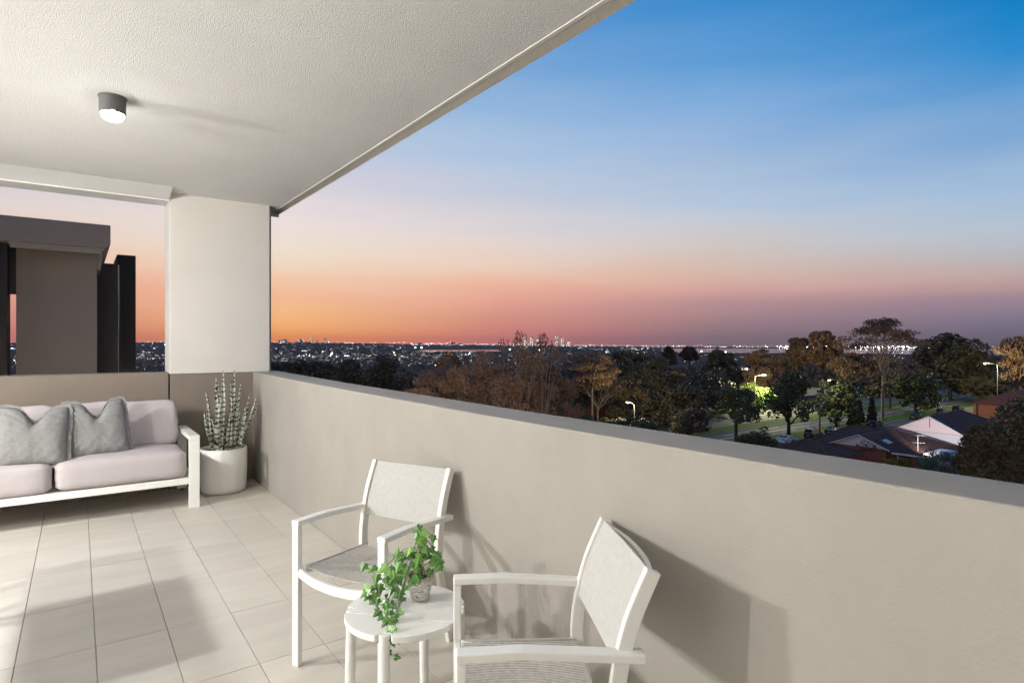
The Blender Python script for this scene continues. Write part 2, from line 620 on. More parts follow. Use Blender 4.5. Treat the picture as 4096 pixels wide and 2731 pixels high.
# floors below, so that the balcony does not hang in the air
b = BM()
b.box((-9.0, -14.0, -16.6), (FX - 0.2, WY - 0.6, -0.33))
b.box((FX - 0.2, -14.0, -16.6), (WX, -1.3, -0.33))
for k in range(1, 5):
    b.box((-2.2, -1.2, -0.33 - 3.1 * k), (WX + 0.25, WY + 0.25, -0.03 - 3.1 * k))
    b.box((WX, -1.2, -0.04 - 3.1 * k), (WX + 0.24, WY + 0.25, 1.0 - 3.1 * k))
b.build('lower_floors', M_taupe, apt)
for y in (1.2, 3.4):
    lamp('added_tree_fill', 'POINT', (0.7, y, -0.75), 7600, (1.0, 0.86, 0.70), 0.08, apt)  # unseen lamps added to warm the gum trees and the penthouse

# room lights, each a small pendant just inside the open door
M_glow = emat('warm_lamp_glass', (1.0, 0.93, 0.82), 14)
WARM = (1.0, 0.985, 0.95)
for (x, y, z, p) in ((-2.95, 2.85, 2.44, 375), (-2.98, 4.45, 2.44, 580), (-3.3, 1.2, 2.44, 30)):
    t = thing('pendant_lamp', {2.85: 'round pendant lamp hanging in the middle of the open door', 4.45: 'round pendant lamp hanging nearest the sofa end of the room', 1.2: 'round pendant lamp hanging nearest the dining end of the room'}[y], 'lamp', (x, y, z), group='pendants in the living room')
    BM().lathe([(0.001, 0.09), (0.05, 0.085), (0.085, 0.03), (0.085, 0.02)], 20).build('shade', M_lampbody, t, smooth=True)
    BM().tube([(0, 0, 0.085), (0, 0, 2.72 - z)], 0.006, 6).build('cord', M_lampbody, t)
    BM().lathe([(0.001, -0.035), (0.03, -0.02), (0.04, 0.01), (0.03, 0.04), (0.001, 0.05)], 16).build('bulb', M_glow, t, smooth=True)
    lamp('bulb_light', 'POINT', (0, 0, -0.06), p, WARM, 0.055 if y < 4 else 0.13, t)

# surface mounted ceiling lights
M_lens = emat('lit_lens', (1.0, 0.985, 0.96), 65)
def ceiling_light(x, y, p, label):
    t = thing('ceiling_light', label, 'light', (x, y, CEIL), group='ceiling lights of the balcony')
    BM().lathe([(0.001, 0.004), (0.0765, 0.002), (0.0765, -0.006), (0.071, -0.010), (0.071, -0.098), (0.068, -0.104), (0.060, -0.104), (0.060, -0.09)], 40) \
        .build('housing', M_lampbody, t, smooth=False)
    BM().box((-0.011, -0.0735, -0.1035), (0.011, -0.069, -0.094)).build('latch', M_bead, t)
    BM().lathe([(0.0595, -0.085), (0.0595, -0.112), (0.053, -0.130), (0.034, -0.142), (0.001, -0.147)], 32).build('lens', M_lens, t, smooth=True)
    lamp('lens_light', 'AREA', (0, 0, -0.152), p, (1.0, 0.985, 0.955), 0.11, t)
    return t
ceiling_light(0.17, 4.379, 8, 'round charcoal ceiling light with a bright glowing lens, the one in the photo')
ceiling_light(0.17, 0.9, 2.0, 'round charcoal ceiling light above the near end of the balcony, behind the lens')

# ------------------------------------------------------------------ outdoor sofa
def softbox(w, d, h, n=7.0, cuts=(16, 12, 6), seed=0, wr=0.006, puff=0.0, sag=0.0):
    """cushion: a rounded block with gentle wrinkles, centred on its base centre"""
    bm = bmesh.new()
    bmesh.ops.create_cube(bm, size=2.0)
    for ax, c in enumerate(cuts):
        es = [e for e in bm.edges if abs((e.verts[0].co - e.verts[1].co)[ax]) > 1.9]
        bmesh.ops.subdivide_edges(bm, edges=es, cuts=c, use_grid_fill=True)
    for v in bm.verts:
        p = v.co.copy()
        k = (abs(p.x) ** n + abs(p.y) ** n + abs(p.z) ** n) ** (1 / n)
        q = p / k
        bulge = (1 - q.x ** 4) * (1 - q.y ** 4)
        z = q.z * h / 2 + (puff * bulge if q.z > 0 else 0) - (sag * math.exp(-(q.x * 1.5) ** 2) if q.z > 0 else 0)
        v.co = Vector((q.x * w / 2, q.y * d / 2, z + h / 2))
    for v in bm.verts:
        p = v.co
        nz = noise.noise(Vector((p.x * 5 + seed * 9, p.y * 5, p.z * 7))) * wr + noise.noise(Vector((p.x * 14, p.y * 14 + seed * 5, p.z * 16))) * wr * 0.4
        edge = max(abs(p.x) / (w / 2), 0)
        pleat = math.sin(p.z * 70 + noise.noise(p * 6) * 4) * 0.004 * max(0, (edge - 0.86) / 0.14)
        dirn = Vector((p.x / w, p.y / d, (p.z - h / 2) / h))
        v.co += dirn.normalized() * (nz + pleat)
    me = bpy.data.meshes.new('cushion')
    bmesh.ops.recalc_face_normals(bm, faces=bm.faces)
    bm.to_mesh(me)
    bm.free()
    me.shade_smooth()
    return me


SFY = 5.90
sofa = thing('outdoor_sofa', 'white framed outdoor sofa with pale mauve cushions against the back wall', 'sofa', (0, SFY, 0))
SX0, SX1 = -1.20, 0.875
b = BM().box((SX0 + 0.084, 0.005, 0.214), (SX1 - 0.084, 0.045, 0.272))
b.build('front_rail', M_white, sofa, bevel=0.004)
b = BM().box((SX0 + 0.084, 0.72, 0.22), (SX1 - 0.084, 0.76, 0.272))
b.build('back_rail', M_white, sofa, bevel=0.004)
b = BM()
for k in range(9):
    y = 0.06 + k * 0.075
    b.box((SX0 + 0.085, y, 0.240), (SX1 - 0.085, y + 0.05, 0.262))
b.build('seat_slats', M_white, sofa)['kind'] = 'stuff'
b = BM().box((SX0 + 0.086, 0.795, 0.50), (SX1 - 0.086, 0.83, 0.80))
b.build('back_frame', M_white, sofa, bevel=0.004)
for sx in (SX0, SX1 - 0.084):
    BM().box((sx, 0, 0), (sx + 0.084, 0.045, 0.60)).build('leg', M_white, sofa, bevel=0.003)
    BM().box((sx, 0.775, 0.02), (sx + 0.084, 0.83, 0.60)).build('leg', M_white, sofa, bevel=0.003)
    BM().box((sx, 0, 0.601), (sx + 0.084, 0.83, 0.640)).build('armrest', M_white, sofa, bevel=0.004)
    BM().box((sx + 0.018, 0.047, 0.214), (sx + 0.066, 0.773, 0.258)).build('side_rail', M_white, sofa, bevel=0.003)
    BM().lathe([(0.012, 0.0), (0.016, 0.004), (0.016, 0.02)], 12, sx + 0.042, 0.80, True).build('foot', M_lampbody, sofa)
mid = -0.161
o = obj('seat_cushion', softbox(0.932, 0.76, 0.225, 13, seed=1, puff=0.03), M_cushion, sofa, loc=(mid + 0.008 + 0.466, 0.372, 0.278))
o = obj('seat_cushion', softbox(0.932, 0.76, 0.225, 13, seed=2, puff=0.03), M_cushion, sofa, loc=(mid - 0.008 - 0.466, 0.372, 0.276))
for x, s, ww, hh in ((0.32, 3, 0.88, 0.43), (-0.60, 4, 0.88, 0.43)):
    me = softbox(ww, 0.19, hh, 11, cuts=(20, 5, 12), seed=s, wr=0.012)
    o = obj('back_cushion', me, M_cushion, sofa, loc=(x, 0.545, 0.498), rot=(math.radians(-15), math.radians(0.5), 0))


def throw_pillow(name, label, loc, rot, size, seed, dip, ears):
    t = thing(name, label, 'pillow', loc, group='grey frayed pillows on the sofa')
    t.rotation_euler = rot
    n = 34
    W, H = size

    def outline(u, v):
        # concave sides, ears at the top corners, a chopped dip in the middle of the top edge
        x = u * W / 2 * (1 - 0.07 * (1 - abs(v)) ** 1.0 * abs(u)) * (1 - ears * max(0, v) ** 2)
        z = v * H / 2 * (1 - 0.05 * (1 - abs(u)) * abs(v))
        if v > -0.2:
            z -= dip * math.exp(-((u - 0.03) / 0.34) ** 2) * ((v + 0.2) / 1.2) ** 1.6
        return x, z

    def surf(u, v, side):
        x, z = outline(u, v)
        th = 0.085 * ((1 - u ** 4) * (1 - v ** 4)) ** 0.55
        fold = 0.0
        if side > 0:
            fold = -0.05 * math.exp(-((u - 0.03) / 0.16) ** 2) * max(0, v) ** 1.2
        wr = 0.010 * noise.noise(Vector((x * 9 + seed * 3, z * 9, side))) + 0.004 * noise.noise(Vector((x * 30, z * 22, seed)))
        r = math.hypot(abs(u) - 1, v + 1)
        wr += 0.010 * math.sin(14 * (u - v) * 1.2 + seed) * math.exp(-r * 2.6)
        r2 = math.hypot(abs(u) - 0.75, v - 0.8)
        wr += 0.009 * math.sin(26 * (u * 0.4 + v)) * math.exp(-r2 * 3.0)
        return (x, -(th + fold + wr * (1 - max(abs(u), abs(v)) ** 8)) * side, z)
    bm = BM()
    for side in (1, -1):
        base = len(bm.v)
        for j in range(n + 1):
            for i in range(n + 1):
                bm.v.append(surf(-1 + 2 * i / n, -1 + 2 * j / n, side))
        for j in range(n):
            for i in range(n):
                a = base + j * (n + 1) + i
                q = (a, a + 1, a + n + 2, a + n + 1)
                bm.f.append(q if side > 0 else tuple(reversed(q)))
                bm.mi.append(0)
    me = bm.mesh('body', M_pillow, fix=False)
    b2 = bmesh.new()
    b2.from_mesh(me)
    bmesh.ops.remove_doubles(b2, verts=b2.verts, dist=0.0008)
    bmesh.ops.recalc_face_normals(b2, faces=b2.faces)
    b2.to_mesh(me)
    b2.free()
    me.shade_smooth()
    obj('body', me, None, t)
    # ruffled frayed flange round the edge
    bm = BM()
    ring = []
    m = 132
    for k in range(m):
        s = 4.0 * k / m
        e, f = int(s), s - int(s)
        u, v = ((-1 + 2 * f, -1), (1, -1 + 2 * f), (1 - 2 * f, 1), (-1, 1 - 2 * f))[e]
        ring.append((u, v))
    R = random.Random(seed)
    rows = []
    for k, (u, v) in enumerate(ring):
        x, z = outline(u, v)
        xo, zo = outline(u * 1.0, v * 1.0)
        d = Vector((u if abs(u) > 0.98 else u * 0.25, v if abs(v) > 0.98 else v * 0.25)).normalized()
        wv = 0.007 * math.sin(k * 1.9) + R.uniform(-0.003, 0.003)
        rows.append([(x - d.x * 0.006, 0.004, z - d.y * 0.006), (x + d.x * 0.012, wv, z + d.y * 0.012),
                     (x + d.x * (0.024 + R.uniform(-0.004, 0.004)), -wv * 0.6, z + d.y * (0.024 + R.uniform(-0.004, 0.004)))])
    for k in range(m):
        bm.v += rows[k]
    for k in range(m):
        for q in range(2):
            a, c = k * 3 + q, ((k + 1) % m) * 3 + q
            bm.f.append((a, c, c + 1, a + 1))
            bm.mi.append(0)
    bm.build('frayed_edge', M_fray, t, fix=False, smooth=True)
    return t


throw_pillow('throw_pillow', 'grey frayed linen pillow with a deep dip, nearest the sofa arm', (0.125, SFY + 0.27, 0.728), (math.radians(-17), math.radians(-3), math.radians(4)), (0.46, 0.485), 3, 0.14, 0.11)
throw_pillow('throw_pillow', 'grey frayed linen pillow leaning in the middle of the sofa, left of the other', (-0.295, SFY + 0.17, 0.715), (math.radians(-21), math.radians(3), math.radians(-3)), (0.48, 0.485), 8, 0.125, 0.10)

# ------------------------------------------------------------------ planter with the snake plant
PXC, PYC = 1.163, 6.41
t = thing('planter', 'white round planter standing in the corner beside the sofa', 'planter', (PXC, PYC, 0))
BM().lathe([(0.001, 0.004), (0.175, 0.0), (0.196, 0.012), (0.206, 0.05), (0.212, 0.25), (0.213, 0.425), (0.208, 0.432), (0.196, 0.432), (0.191, 0.425), (0.19, 0.36)], 56) \
    .build('pot', M_planter, t, smooth=True)
BM().lathe([(0.001, 0.404), (0.10, 0.402), (0.189, 0.398)], 40).build('soil', M_soil, t, smooth=True)


def leafbands(name):
    m = bpy.data.materials.new(name)
    m.use_nodes = True
    n, l = m.node_tree.nodes, m.node_tree.links
    b = n['Principled BSDF']
    b.inputs['Roughness'].default_value = 0.42
    tcn = n.new('ShaderNodeTexCoord')
    w = n.new('ShaderNodeTexWave')
    w.wave_type = 'BANDS'
    w.bands_direction = 'Z'
    w.inputs['Scale'].default_value = 6.5
    w.inputs['Distortion'].default_value = 6
    w.inputs['Detail'].default_value = 3
    w.inputs['Detail Scale'].default_value = 3.0
    l.new(tcn.outputs['Object'], w.inputs[0])
    r = n.new('ShaderNodeValToRGB')
    e = r.color_ramp.elements
    e[0].position, e[0].color = 0.12, (0.022, 0.028, 0.021, 1)
    e[1].position, e[1].color = 0.36, (0.55, 0.57, 0.50, 1)
    x = e.new(0.22)
    x.color = (0.20, 0.24, 0.17, 1)
    l.new(w.outputs[0], r.inputs[0])
    l.new(r.outputs[0], b.inputs['Base Color'])
    return m


M_snake = leafbands('banded_snake_leaf')
snake = thing('snake_plant', 'tall banded snake plant with upright spears in the white planter', 'plant', (PXC, PYC, 0.40))
SN = [(1.013, 0.973, 1.064), (1.058, 1.053, 1.089), (1.111, 1.062, 1.115), (1.147, 1.203, 1.132), (1.167, 1.16, 1.154), (1.188, 1.188, 1.171),
      (1.248, 1.21, 1.202), (1.306, 1.053, 1.241), (1.33, 0.827, 1.285), (1.352, 0.806, 1.276), (1.034, 0.911, 1.072), (1.111, 0.949, 1.106),
      (1.184, 0.917, 1.124), (1.21, 0.982, 1.206), (1.45, 0.897, 1.279), (1.485, 0.863, 1.285), (1.372, 0.754, 1.288), (1.132, 1.019, 1.124),
      (1.089, 0.818, 1.098), (1.202, 0.662, 1.145), (1.23, 0.88, 1.16), (1.16, 0.76, 1.20), (1.27, 0.93, 1.22), (0.985, 0.80, 1.07), (1.40, 0.95, 1.25), (1.09, 1.12, 1.11), (1.22, 1.08, 1.19), (1.30, 0.78, 1.24), (1.05, 0.72, 1.10), (1.14, 0.98, 1.15)]
R = random.Random(5)
for k, (xt, zt, xb) in enumerate(SN):
    yb = R.uniform(-0.10, 0.10) * (1 if k != 14 else 0.4)
    yt = yb * 1.5 + R.uniform(-0.03, 0.03)
    if xt > 1.4:
        yt = yb - 0.03
    p0, p1 = Vector((xb - PXC, yb, -0.02)), Vector((xt - PXC, yt, zt - 0.40))
    bend = Vector((R.uniform(-0.02, 0.02), R.uniform(-0.02, 0.02), 0))
    wd = R.uniform(0.0125, 0.0185) if zt > 0.85 else R.uniform(0.011, 0.016)
    yaw = R.uniform(-0.7, 0.7)
    sx = Vector((math.cos(yaw), math.sin(yaw), 0))
    bm = BM()
    ns, nc = 14, 7
    for i in range(ns + 1):
        f = i / ns
        c = p0.lerp(p1, f) + bend * math.sin(f * math.pi)
        ww = wd * (0.75 + 0.6 * f) * (1 - max(0, (f - 0.55) / 0.45) ** 1.8) + 0.0012
        yaw2 = yaw + f * 0.5
        sx = Vector((math.cos(yaw2), math.sin(yaw2), 0))
        sy = Vector((-math.sin(yaw2), math.cos(yaw2), 0))
        for q in range(nc):
            a = -1 + 2 * q / (nc - 1)
            cup = ww * 0.75 * (a * a)
            bm.v.append(tuple(c + sx * ww * a * (1 - 0.15 * a * a) - sy * cup))
        for q in reversed(range(nc)):
            a = -1 + 2 * q / (nc - 1)
            cup = ww * 0.75 * (a * a) - 0.0045 * (1 - a * a) - 0.001
            bm.v.append(tuple(c + sx * ww * a * (1 - 0.15 * a * a) - sy * cup))
    nn = nc * 2
    for i in range(ns):
        for q in range(nn):
            a, c2 = i * nn + q, i * nn + (q + 1) % nn
            bm.f.append((a, c2, c2 + nn, a + nn))
            bm.mi.append(0)
    bm.build('leaf', M_snake, snake, smooth=True)

# ------------------------------------------------------------------ sling chairs
def arc_pts(ctrl, n=5):
    """a smooth curve through control points (Catmull-Rom)"""
    P = [Vector(p) for p in ctrl]
    out = []
    for i in range(len(P) - 1):
        p0, p1, p2, p3 = P[max(i - 1, 0)], P[i], P[i + 1], P[min(i + 2, len(P) - 1)]
        for k in range(n):
            t = k / n
            out.append(0.5 * ((2 * p1) + (p2 - p0) * t + (2 * p0 - 5 * p1 + 4 * p2 - p3) * t * t + (3 * p1 - p0 - 3 * p2 + p3) * t ** 3))
    out.append(P[-1])
    return out


def chair(label, loc, rotz):
    """local axes: x across the seat, y towards the back; origin between the front feet"""
    t = thing('sling_chair', label, 'chair', loc, rotz, 'white sling chairs by the side table')
    hw = 0.268
    post = [(0, 0.515, 0.0), (0, 0.478, 0.15), (0, 0.435, 0.32), (0, 0.415, 0.44), (0, 0.425, 0.56), (0, 0.460, 0.70), (0, 0.520, 0.838)]
    for s in (-1, 1):
        x = s * (hw - 0.019)
        pts = arc_pts([(x, 0, 0), (x, 0, 0.30), (x, 0, 0.6315)], 3)
        BM().bar(pts, 0.038, 0.026, (1, 0, 0)).build('front_leg', M_white, t, bevel=0.0035)
        pts = arc_pts([(s * (hw - 0.034), p[1], p[2]) for p in post], 4)
        BM().bar(pts, 0.024, 0.044, (1, 0, 0)).build('rear_leg', M_white, t, bevel=0.004)
        # arm: one bent bar, front knee rounded, falling slightly to the back
        ctrl = [(x, -0.0135, 0.644), (x, 0.16, 0.643), (x, 0.34, 0.627), (x, 0.49, 0.613)]
        BM().bar(ctrl, 0.044, 0.024, (1, 0, 0)).build('armrest', M_white, t, bevel=0.004)
        rail = arc_pts([(s * (hw - 0.046), 0.012, 0.432), (s * (hw - 0.046), 0.2, 0.418), (s * (hw - 0.046), 0.42, 0.412)], 4)
        BM().bar(rail, 0.022, 0.030, (1, 0, 0)).build('side_rail', M_white, t, bevel=0.003)
    fr = arc_pts([(-hw + 0.036, 0, 0.424), (-0.13, 0, 0.392), (0, 0, 0.381), (0.13, 0, 0.392), (hw - 0.036, 0, 0.424)], 5)
    BM().bar(fr, 0.022, 0.040, (0, 1, 0)).build('front_rail', M_white, t, bevel=0.004)
    BM().tube([(-hw + 0.045, 0.40, 0.40), (0, 0.40, 0.385), (hw - 0.045, 0.40, 0.40)], 0.011, 8).build('rear_rail', M_white, t, smooth=True)
    # seat sling: saddle hung between the side rails
    bm = BM()
    nx, ny = 16, 14
    for lay in (0, 1):
        for j in range(ny + 1):
            for i in range(nx + 1):
                u, v = -1 + 2 * i / nx, j / ny
                x = u * (hw - 0.042)
                y = 0.022 + v * 0.385
                z = 0.447 - 0.014 * v - 0.030 * (1 - u * u) * (0.6 + 0.4 * math.sin(v * math.pi)) - lay * 0.003
                bm.v.append((x, y, z))
    q = (nx + 1) * (ny + 1)
    for j in range(ny):
        for i in range(nx):
            a = j * (nx + 1) + i
            bm.f.append((a, a + 1, a + nx + 2, a + nx + 1))
            bm.f.append((q + a, q + a + nx + 1, q + a + nx + 2, q + a + 1))
            bm.mi += [0, 0]
    for j in range(ny):
        for i0 in (0, nx):
            a = j * (nx + 1) + i0
            bm.f.append((a, a + nx + 1, q + a + nx + 1, q + a))
            bm.mi.append(0)
    for i in range(nx):
        for j0 in (0, ny):
            a = j0 * (nx + 1) + i
            bm.f.append((a, a + 1, q + a + 1, q + a))
            bm.mi.append(0)
    seat = bm.build('seat', M_slingseat, t, smooth=False)
    BM().bar([(-hw + 0.046, 0.030, 0.4462), (-hw + 0.046, 0.40, 0.433)], 0.010, 0.004, (1, 0, 0)).build('seam', M_slingback, seat)
    # back sling between the rear posts
    bm = BM()
    pp = arc_pts(post, 6)
    seg = [p for p in pp if p.z >= 0.565]
    for lay in (0, 1):
        for p in seg:
            for i in range(nx + 1):
                u = -1 + 2 * i / nx
                bm.v.append((u * (hw - 0.046), p.y - 0.012 + 0.003 * (1 - u * u) + lay * 0.004, p.z))
    nr = len(seg)
    q = (nx + 1) * nr
    for j in range(nr - 1):
        for i in range(nx):
            a = j * (nx + 1) + i
            bm.f.append((a, a + 1, a + nx + 2, a + nx + 1))
            bm.f.append((q + a, q + a + nx + 1, q + a + nx + 2, q + a + 1))
            bm.mi += [0, 0]
    for i in range(nx):
        for j0 in (0, nr - 1):
            a = j0 * (nx + 1) + i
            bm.f.append((a, a + 1, q + a + 1, q + a))
            bm.mi.append(0)
    bm.build('backrest', M_slingback, t)
    BM().bar(arc_pts([(-hw + 0.046, 0.517, 0.815), (-0.12, 0.540, 0.813), (0, 0.548, 0.812), (0.12, 0.540, 0.813), (hw - 0.046, 0.517, 0.815)], 5), 0.026, 0.016, (0, 0, 1)).build('top_rail', M_white, t, bevel=0.003)
    return t


# back direction of a chair = local +y; local +x is its right-hand side seen from the back
def place_chair(label, fl_foot, fr_foot):
    a, c = Vector(fl_foot), Vector(fr_foot)
    mid_ = (a + c) / 2
    d = (c - a).normalized()
    return chair(label, (mid_.x, mid_.y, 0), math.atan2(d.y, d.x))


# the far chair: feet seen left then right in the picture; rotated so that its back points to the parapet
place_chair('white sling chair farther from the lens, between sofa and side table', (0.790, 2.745), (1.022, 2.262))
place_chair('white sling chair nearest the lens, its back close to the parapet', (1.052, 1.750), (0.796, 1.305))

# ------------------------------------------------------------------ side table
TX, TY, TZ, TR = 0.972, 1.984, 0.48, 0.218
tb = thing('side_table', 'small round white side table between the two sling chairs', 'table', (TX, TY, 0))
M_tabletop = mat('white_painted_boards', (0.78, 0.775, 0.75), 0.45, var=(14, 0.035), stretch=(8, 1, 1), bump=(40, 0.15, 0.002))
angs = [math.radians(a) for a in (-137.0, -33.0, 57.0, 122.0)]
angs = [math.atan2(1.866 - TY, 0.845 - TX), math.atan2(1.869 - TY, 1.146 - TX)]
angs = [angs[0], angs[1], angs[0] + math.pi, angs[1] + math.pi]
LR, LP = 0.0195, 0.196
yaw = math.atan2(1.866 - TY, 0.845 - TX) + math.radians(90)
for k, (ya, yb_) in enumerate(((-TR, -0.075), (-0.0735, 0.0735), (0.075, TR))):
    poly = []
    N = 90
    for i in range(N):
        a = 2 * math.pi * i / N
        r = TR
        for g in angs:
            da = abs((a - g + math.pi) % (2 * math.pi) - math.pi)
            if da < 0.105:
                r = TR - 0.030
        x, y = r * math.cos(a - yaw), r * math.sin(a - yaw)
        poly.append((x, y))
    # clip the disc to this board's band
    def clip(pl, f, ins):
        out = []
        for i in range(len(pl)):
            p, q = pl[i], pl[(i + 1) % len(pl)]
            if ins(p):
                out.append(p)
            if ins(p) != ins(q):
                tt = (f - p[1]) / (q[1] - p[1])
                out.append((p[0] + tt * (q[0] - p[0]), f))
        return out
    pl = clip(clip(poly, ya, lambda p: p[1] >= ya - 1e-9), yb_, lambda p: p[1] <= yb_ + 1e-9)
    me = BM().prism(pl, 'z', TZ - 0.022, TZ).mesh('plank', M_tabletop, bevel=0.0022, seg=2)
    obj('plank', me, None, tb, rot=(0, 0, yaw))
for g in angs:
    x, y = LP * math.cos(g), LP * math.sin(g)
    BM().tube([(x * 1.06, y * 1.06, 0), (x, y, TZ - 0.004), (x, y, TZ - 0.0015)], [LR * 0.9, LR, LR * 0.93], 20).build('leg', M_white, tb, smooth=False, bevel=0.001)
b = BM()
b.box((-0.17, -0.014, TZ - 0.05), (0.17, 0.014, TZ - 0.0225), Matrix.Rotation(angs[0], 4, 'Z'))
b.box((-0.17, -0.014, TZ - 0.052), (0.17, 0.014, TZ - 0.0245), Matrix.Rotation(angs[1], 4, 'Z'))
b.build('cross_brace', M_white, tb)

# ------------------------------------------------------------------ ivy in its patterned pot
def scroll(name):
    m = bpy.data.materials.new(name)
    m.use_nodes = True
    n, l = m.node_tree.nodes, m.node_tree.links
    b = n['Principled BSDF']
    b.inputs['Roughness'].default_value = 0.4
    tcn = n.new('ShaderNodeTexCoord')
    w = n.new('ShaderNodeTexWave')
    w.wave_type = 'RINGS'
    w.rings_direction = 'SPHERICAL'
    w.inputs['Scale'].default_value = 48
    w.inputs['Distortion'].default_value = 16
    w.inputs['Detail'].default_value = 1.2
    w.inputs['Detail Scale'].default_value = 0.9
    l.new(tcn.outputs['Object'], w.inputs[0])
    r = n.new('ShaderNodeValToRGB')
    e = r.color_ramp.elements
    e[0].position, e[0].color = 0.10, (0.13, 0.13, 0.15, 1)
    e[1].position, e[1].color = 0.24, (0.76, 0.73, 0.68, 1)
    l.new(w.outputs[0], r.inputs[0])
    l.new(r.outputs[0], b.inputs['Base Color'])
    return m


PP = Vector((1.052, 2.024, TZ))
t = thing('patterned_pot', 'small cream pot with dark scroll pattern on the side table', 'pot', PP)
BM().lathe([(0.001, 0.0005), (0.030, 0.0005), (0.035, 0.004), (0.044, 0.05), (0.0475, 0.078)], 36).build('body', scroll('scroll_glaze'), t, smooth=True)
BM().lathe([(0.0475, 0.078), (0.049, 0.083), (0.0485, 0.092), (0.045, 0.093), (0.043, 0.088), (0.042, 0.07)], 36).build('rim', mat('worn_rim', (0.42, 0.35, 0.27), 0.7, var=(80, 0.4)), t, smooth=True)
BM().lathe([(0.001, 0.078), (0.0425, 0.076)], 24).build('soil', M_soil, t)


def ivymat():
    m = bpy.data.materials.new('ivy_leaf_green')
    m.use_nodes = True
    n, l = m.node_tree.nodes, m.node_tree.links
    b = n['Principled BSDF']
    b.inputs['Roughness'].default_value = 0.35
    b.inputs['Subsurface Weight'].default_value = 0.0
    oi = n.new('ShaderNodeObjectInfo')
    r = n.new('ShaderNodeValToRGB')
    e = r.color_ramp.elements
    e[0].position, e[0].color = 0.0, (0.035, 0.115, 0.016, 1)
    e[1].position, e[1].color = 1.0, (0.17, 0.36, 0.065, 1)
    x = e.new(0.5)
    x.color = (0.07, 0.21, 0.028, 1)
    l.new(oi.outputs['Random'], r.inputs[0])
    # pale veins along the leaf's own axes
    tcn = n.new('ShaderNodeTexCoord')
    sepn = n.new('ShaderNodeSeparateXYZ')
    l.new(tcn.outputs['Object'], sepn.inputs[0])
    ab = n.new('ShaderNodeMath')
    ab.operation = 'ABSOLUTE'
    l.new(sepn.outputs[0], ab.inputs[0])
    mr = n.new('ShaderNodeMapRange')
    mr.inputs[1].default_value = 0.012
    mr.inputs[2].default_value = 0.05
    mr.inputs[3].default_value = 0.55
    mr.inputs[4].default_value = 0.0
    l.new(ab.outputs[0], mr.inputs[0])
    mx = n.new('ShaderNodeMix')
    mx.data_type = 'RGBA'
    l.new(mr.outputs[0], mx.inputs[0])
    l.new(r.outputs[0], mx.inputs[6])
    mx.inputs[7].default_value = (0.42, 0.60, 0.26, 1)
    l.new(mx.outputs[2], b.inputs['Base Color'])
    return m


M_ivy = ivymat()
M_vine = mat('ivy_stem', (0.05, 0.08, 0.03), 0.6)
OUT = [(0, -0.02), (0.14, -0.16), (0.42, -0.14), (0.36, 0.06), (0.62, 0.30), (0.30, 0.36), (0.20, 0.62), (0, 1.0),
       (-0.20, 0.62), (-0.30, 0.36), (-0.62, 0.30), (-0.36, 0.06), (-0.42, -0.14), (-0.14, -0.16)]
leaf_meshes = []
for k in range(3):
    vs = [(0, 0.18, 0.02)] + [(x * (1 + 0.08 * math.sin(k * 3 + i)), y, -0.22 * abs(x) * (1 + 0.4 * k) - 0.12 * y * y) for i, (x, y) in enumerate(OUT)]
    mid_line = len(vs)
    fs = [(0, i, i % len(OUT) + 1) for i in range(1, len(OUT) + 1)]
    me = bpy.data.meshes.new('leaf')
    me.from_pydata(vs, [], fs)
    me.materials.append(M_ivy)
    leaf_meshes.append(me)
IVY = [(1.034, 1.97, 0.76), (1.026, 1.976, 0.73), (1.045, 1.962, 0.73), (1.015, 1.984, 0.706), (1.041, 1.965, 0.692), (1.064, 1.948, 0.688), (1.008, 1.99, 0.683), (1.034, 1.97, 0.669), (1.06, 1.951, 0.655), (1.079, 1.937, 0.664), (1.09, 1.929, 0.66), (0.996, 1.998, 0.651), (1.011, 1.987, 0.641), (1.041, 1.965, 0.637), (1.068, 1.946, 0.627), (1.026, 1.976, 0.618), (0.981, 2.009, 0.655), (0.959, 2.026, 0.66), (0.966, 2.02, 0.618), (0.989, 2.003, 0.609), (1.008, 1.99, 0.599), (0.951, 2.031, 0.599), (0.936, 2.042, 0.623), (0.895, 2.072, 0.618), (0.914, 2.059, 0.609), (0.925, 2.05, 0.59), (0.906, 2.064, 0.581), (0.944, 2.037, 0.571), (0.966, 2.02, 0.581), (0.989, 2.003, 0.571), (0.929, 2.048, 0.557), (0.91, 2.061, 0.548), (0.951, 2.031, 0.548), (0.884, 2.081, 0.539), (0.873, 2.089, 0.539), (0.857, 2.1, 0.536), (0.891, 2.075, 0.506), (0.873, 2.089, 0.515), (0.906, 2.064, 0.515), (0.925, 2.05, 0.511), (0.959, 2.026, 0.51), (0.948, 2.034, 0.525), (0.9, 2.0, 0.50), (0.885, 1.975, 0.50), (0.875, 1.955, 0.50), (0.87, 1.93, 0.50), (0.885, 1.92, 0.50), (0.90, 1.93, 0.505), (0.885, 1.895, 0.50), (0.87, 1.885, 0.495), (0.855, 1.88, 0.50), (0.865, 1.86, 0.49), (0.845, 1.856, 0.485), (0.85, 1.84, 0.46), (0.86, 1.85, 0.47), (0.842, 1.832, 0.425), (0.838, 1.85, 0.465)]
ivy = thing('ivy_plant', 'green ivy spilling out of the patterned pot over the table edge', 'plant', PP)
R = random.Random(11)
top = Vector((0, 0, 0.085))
st = BM()
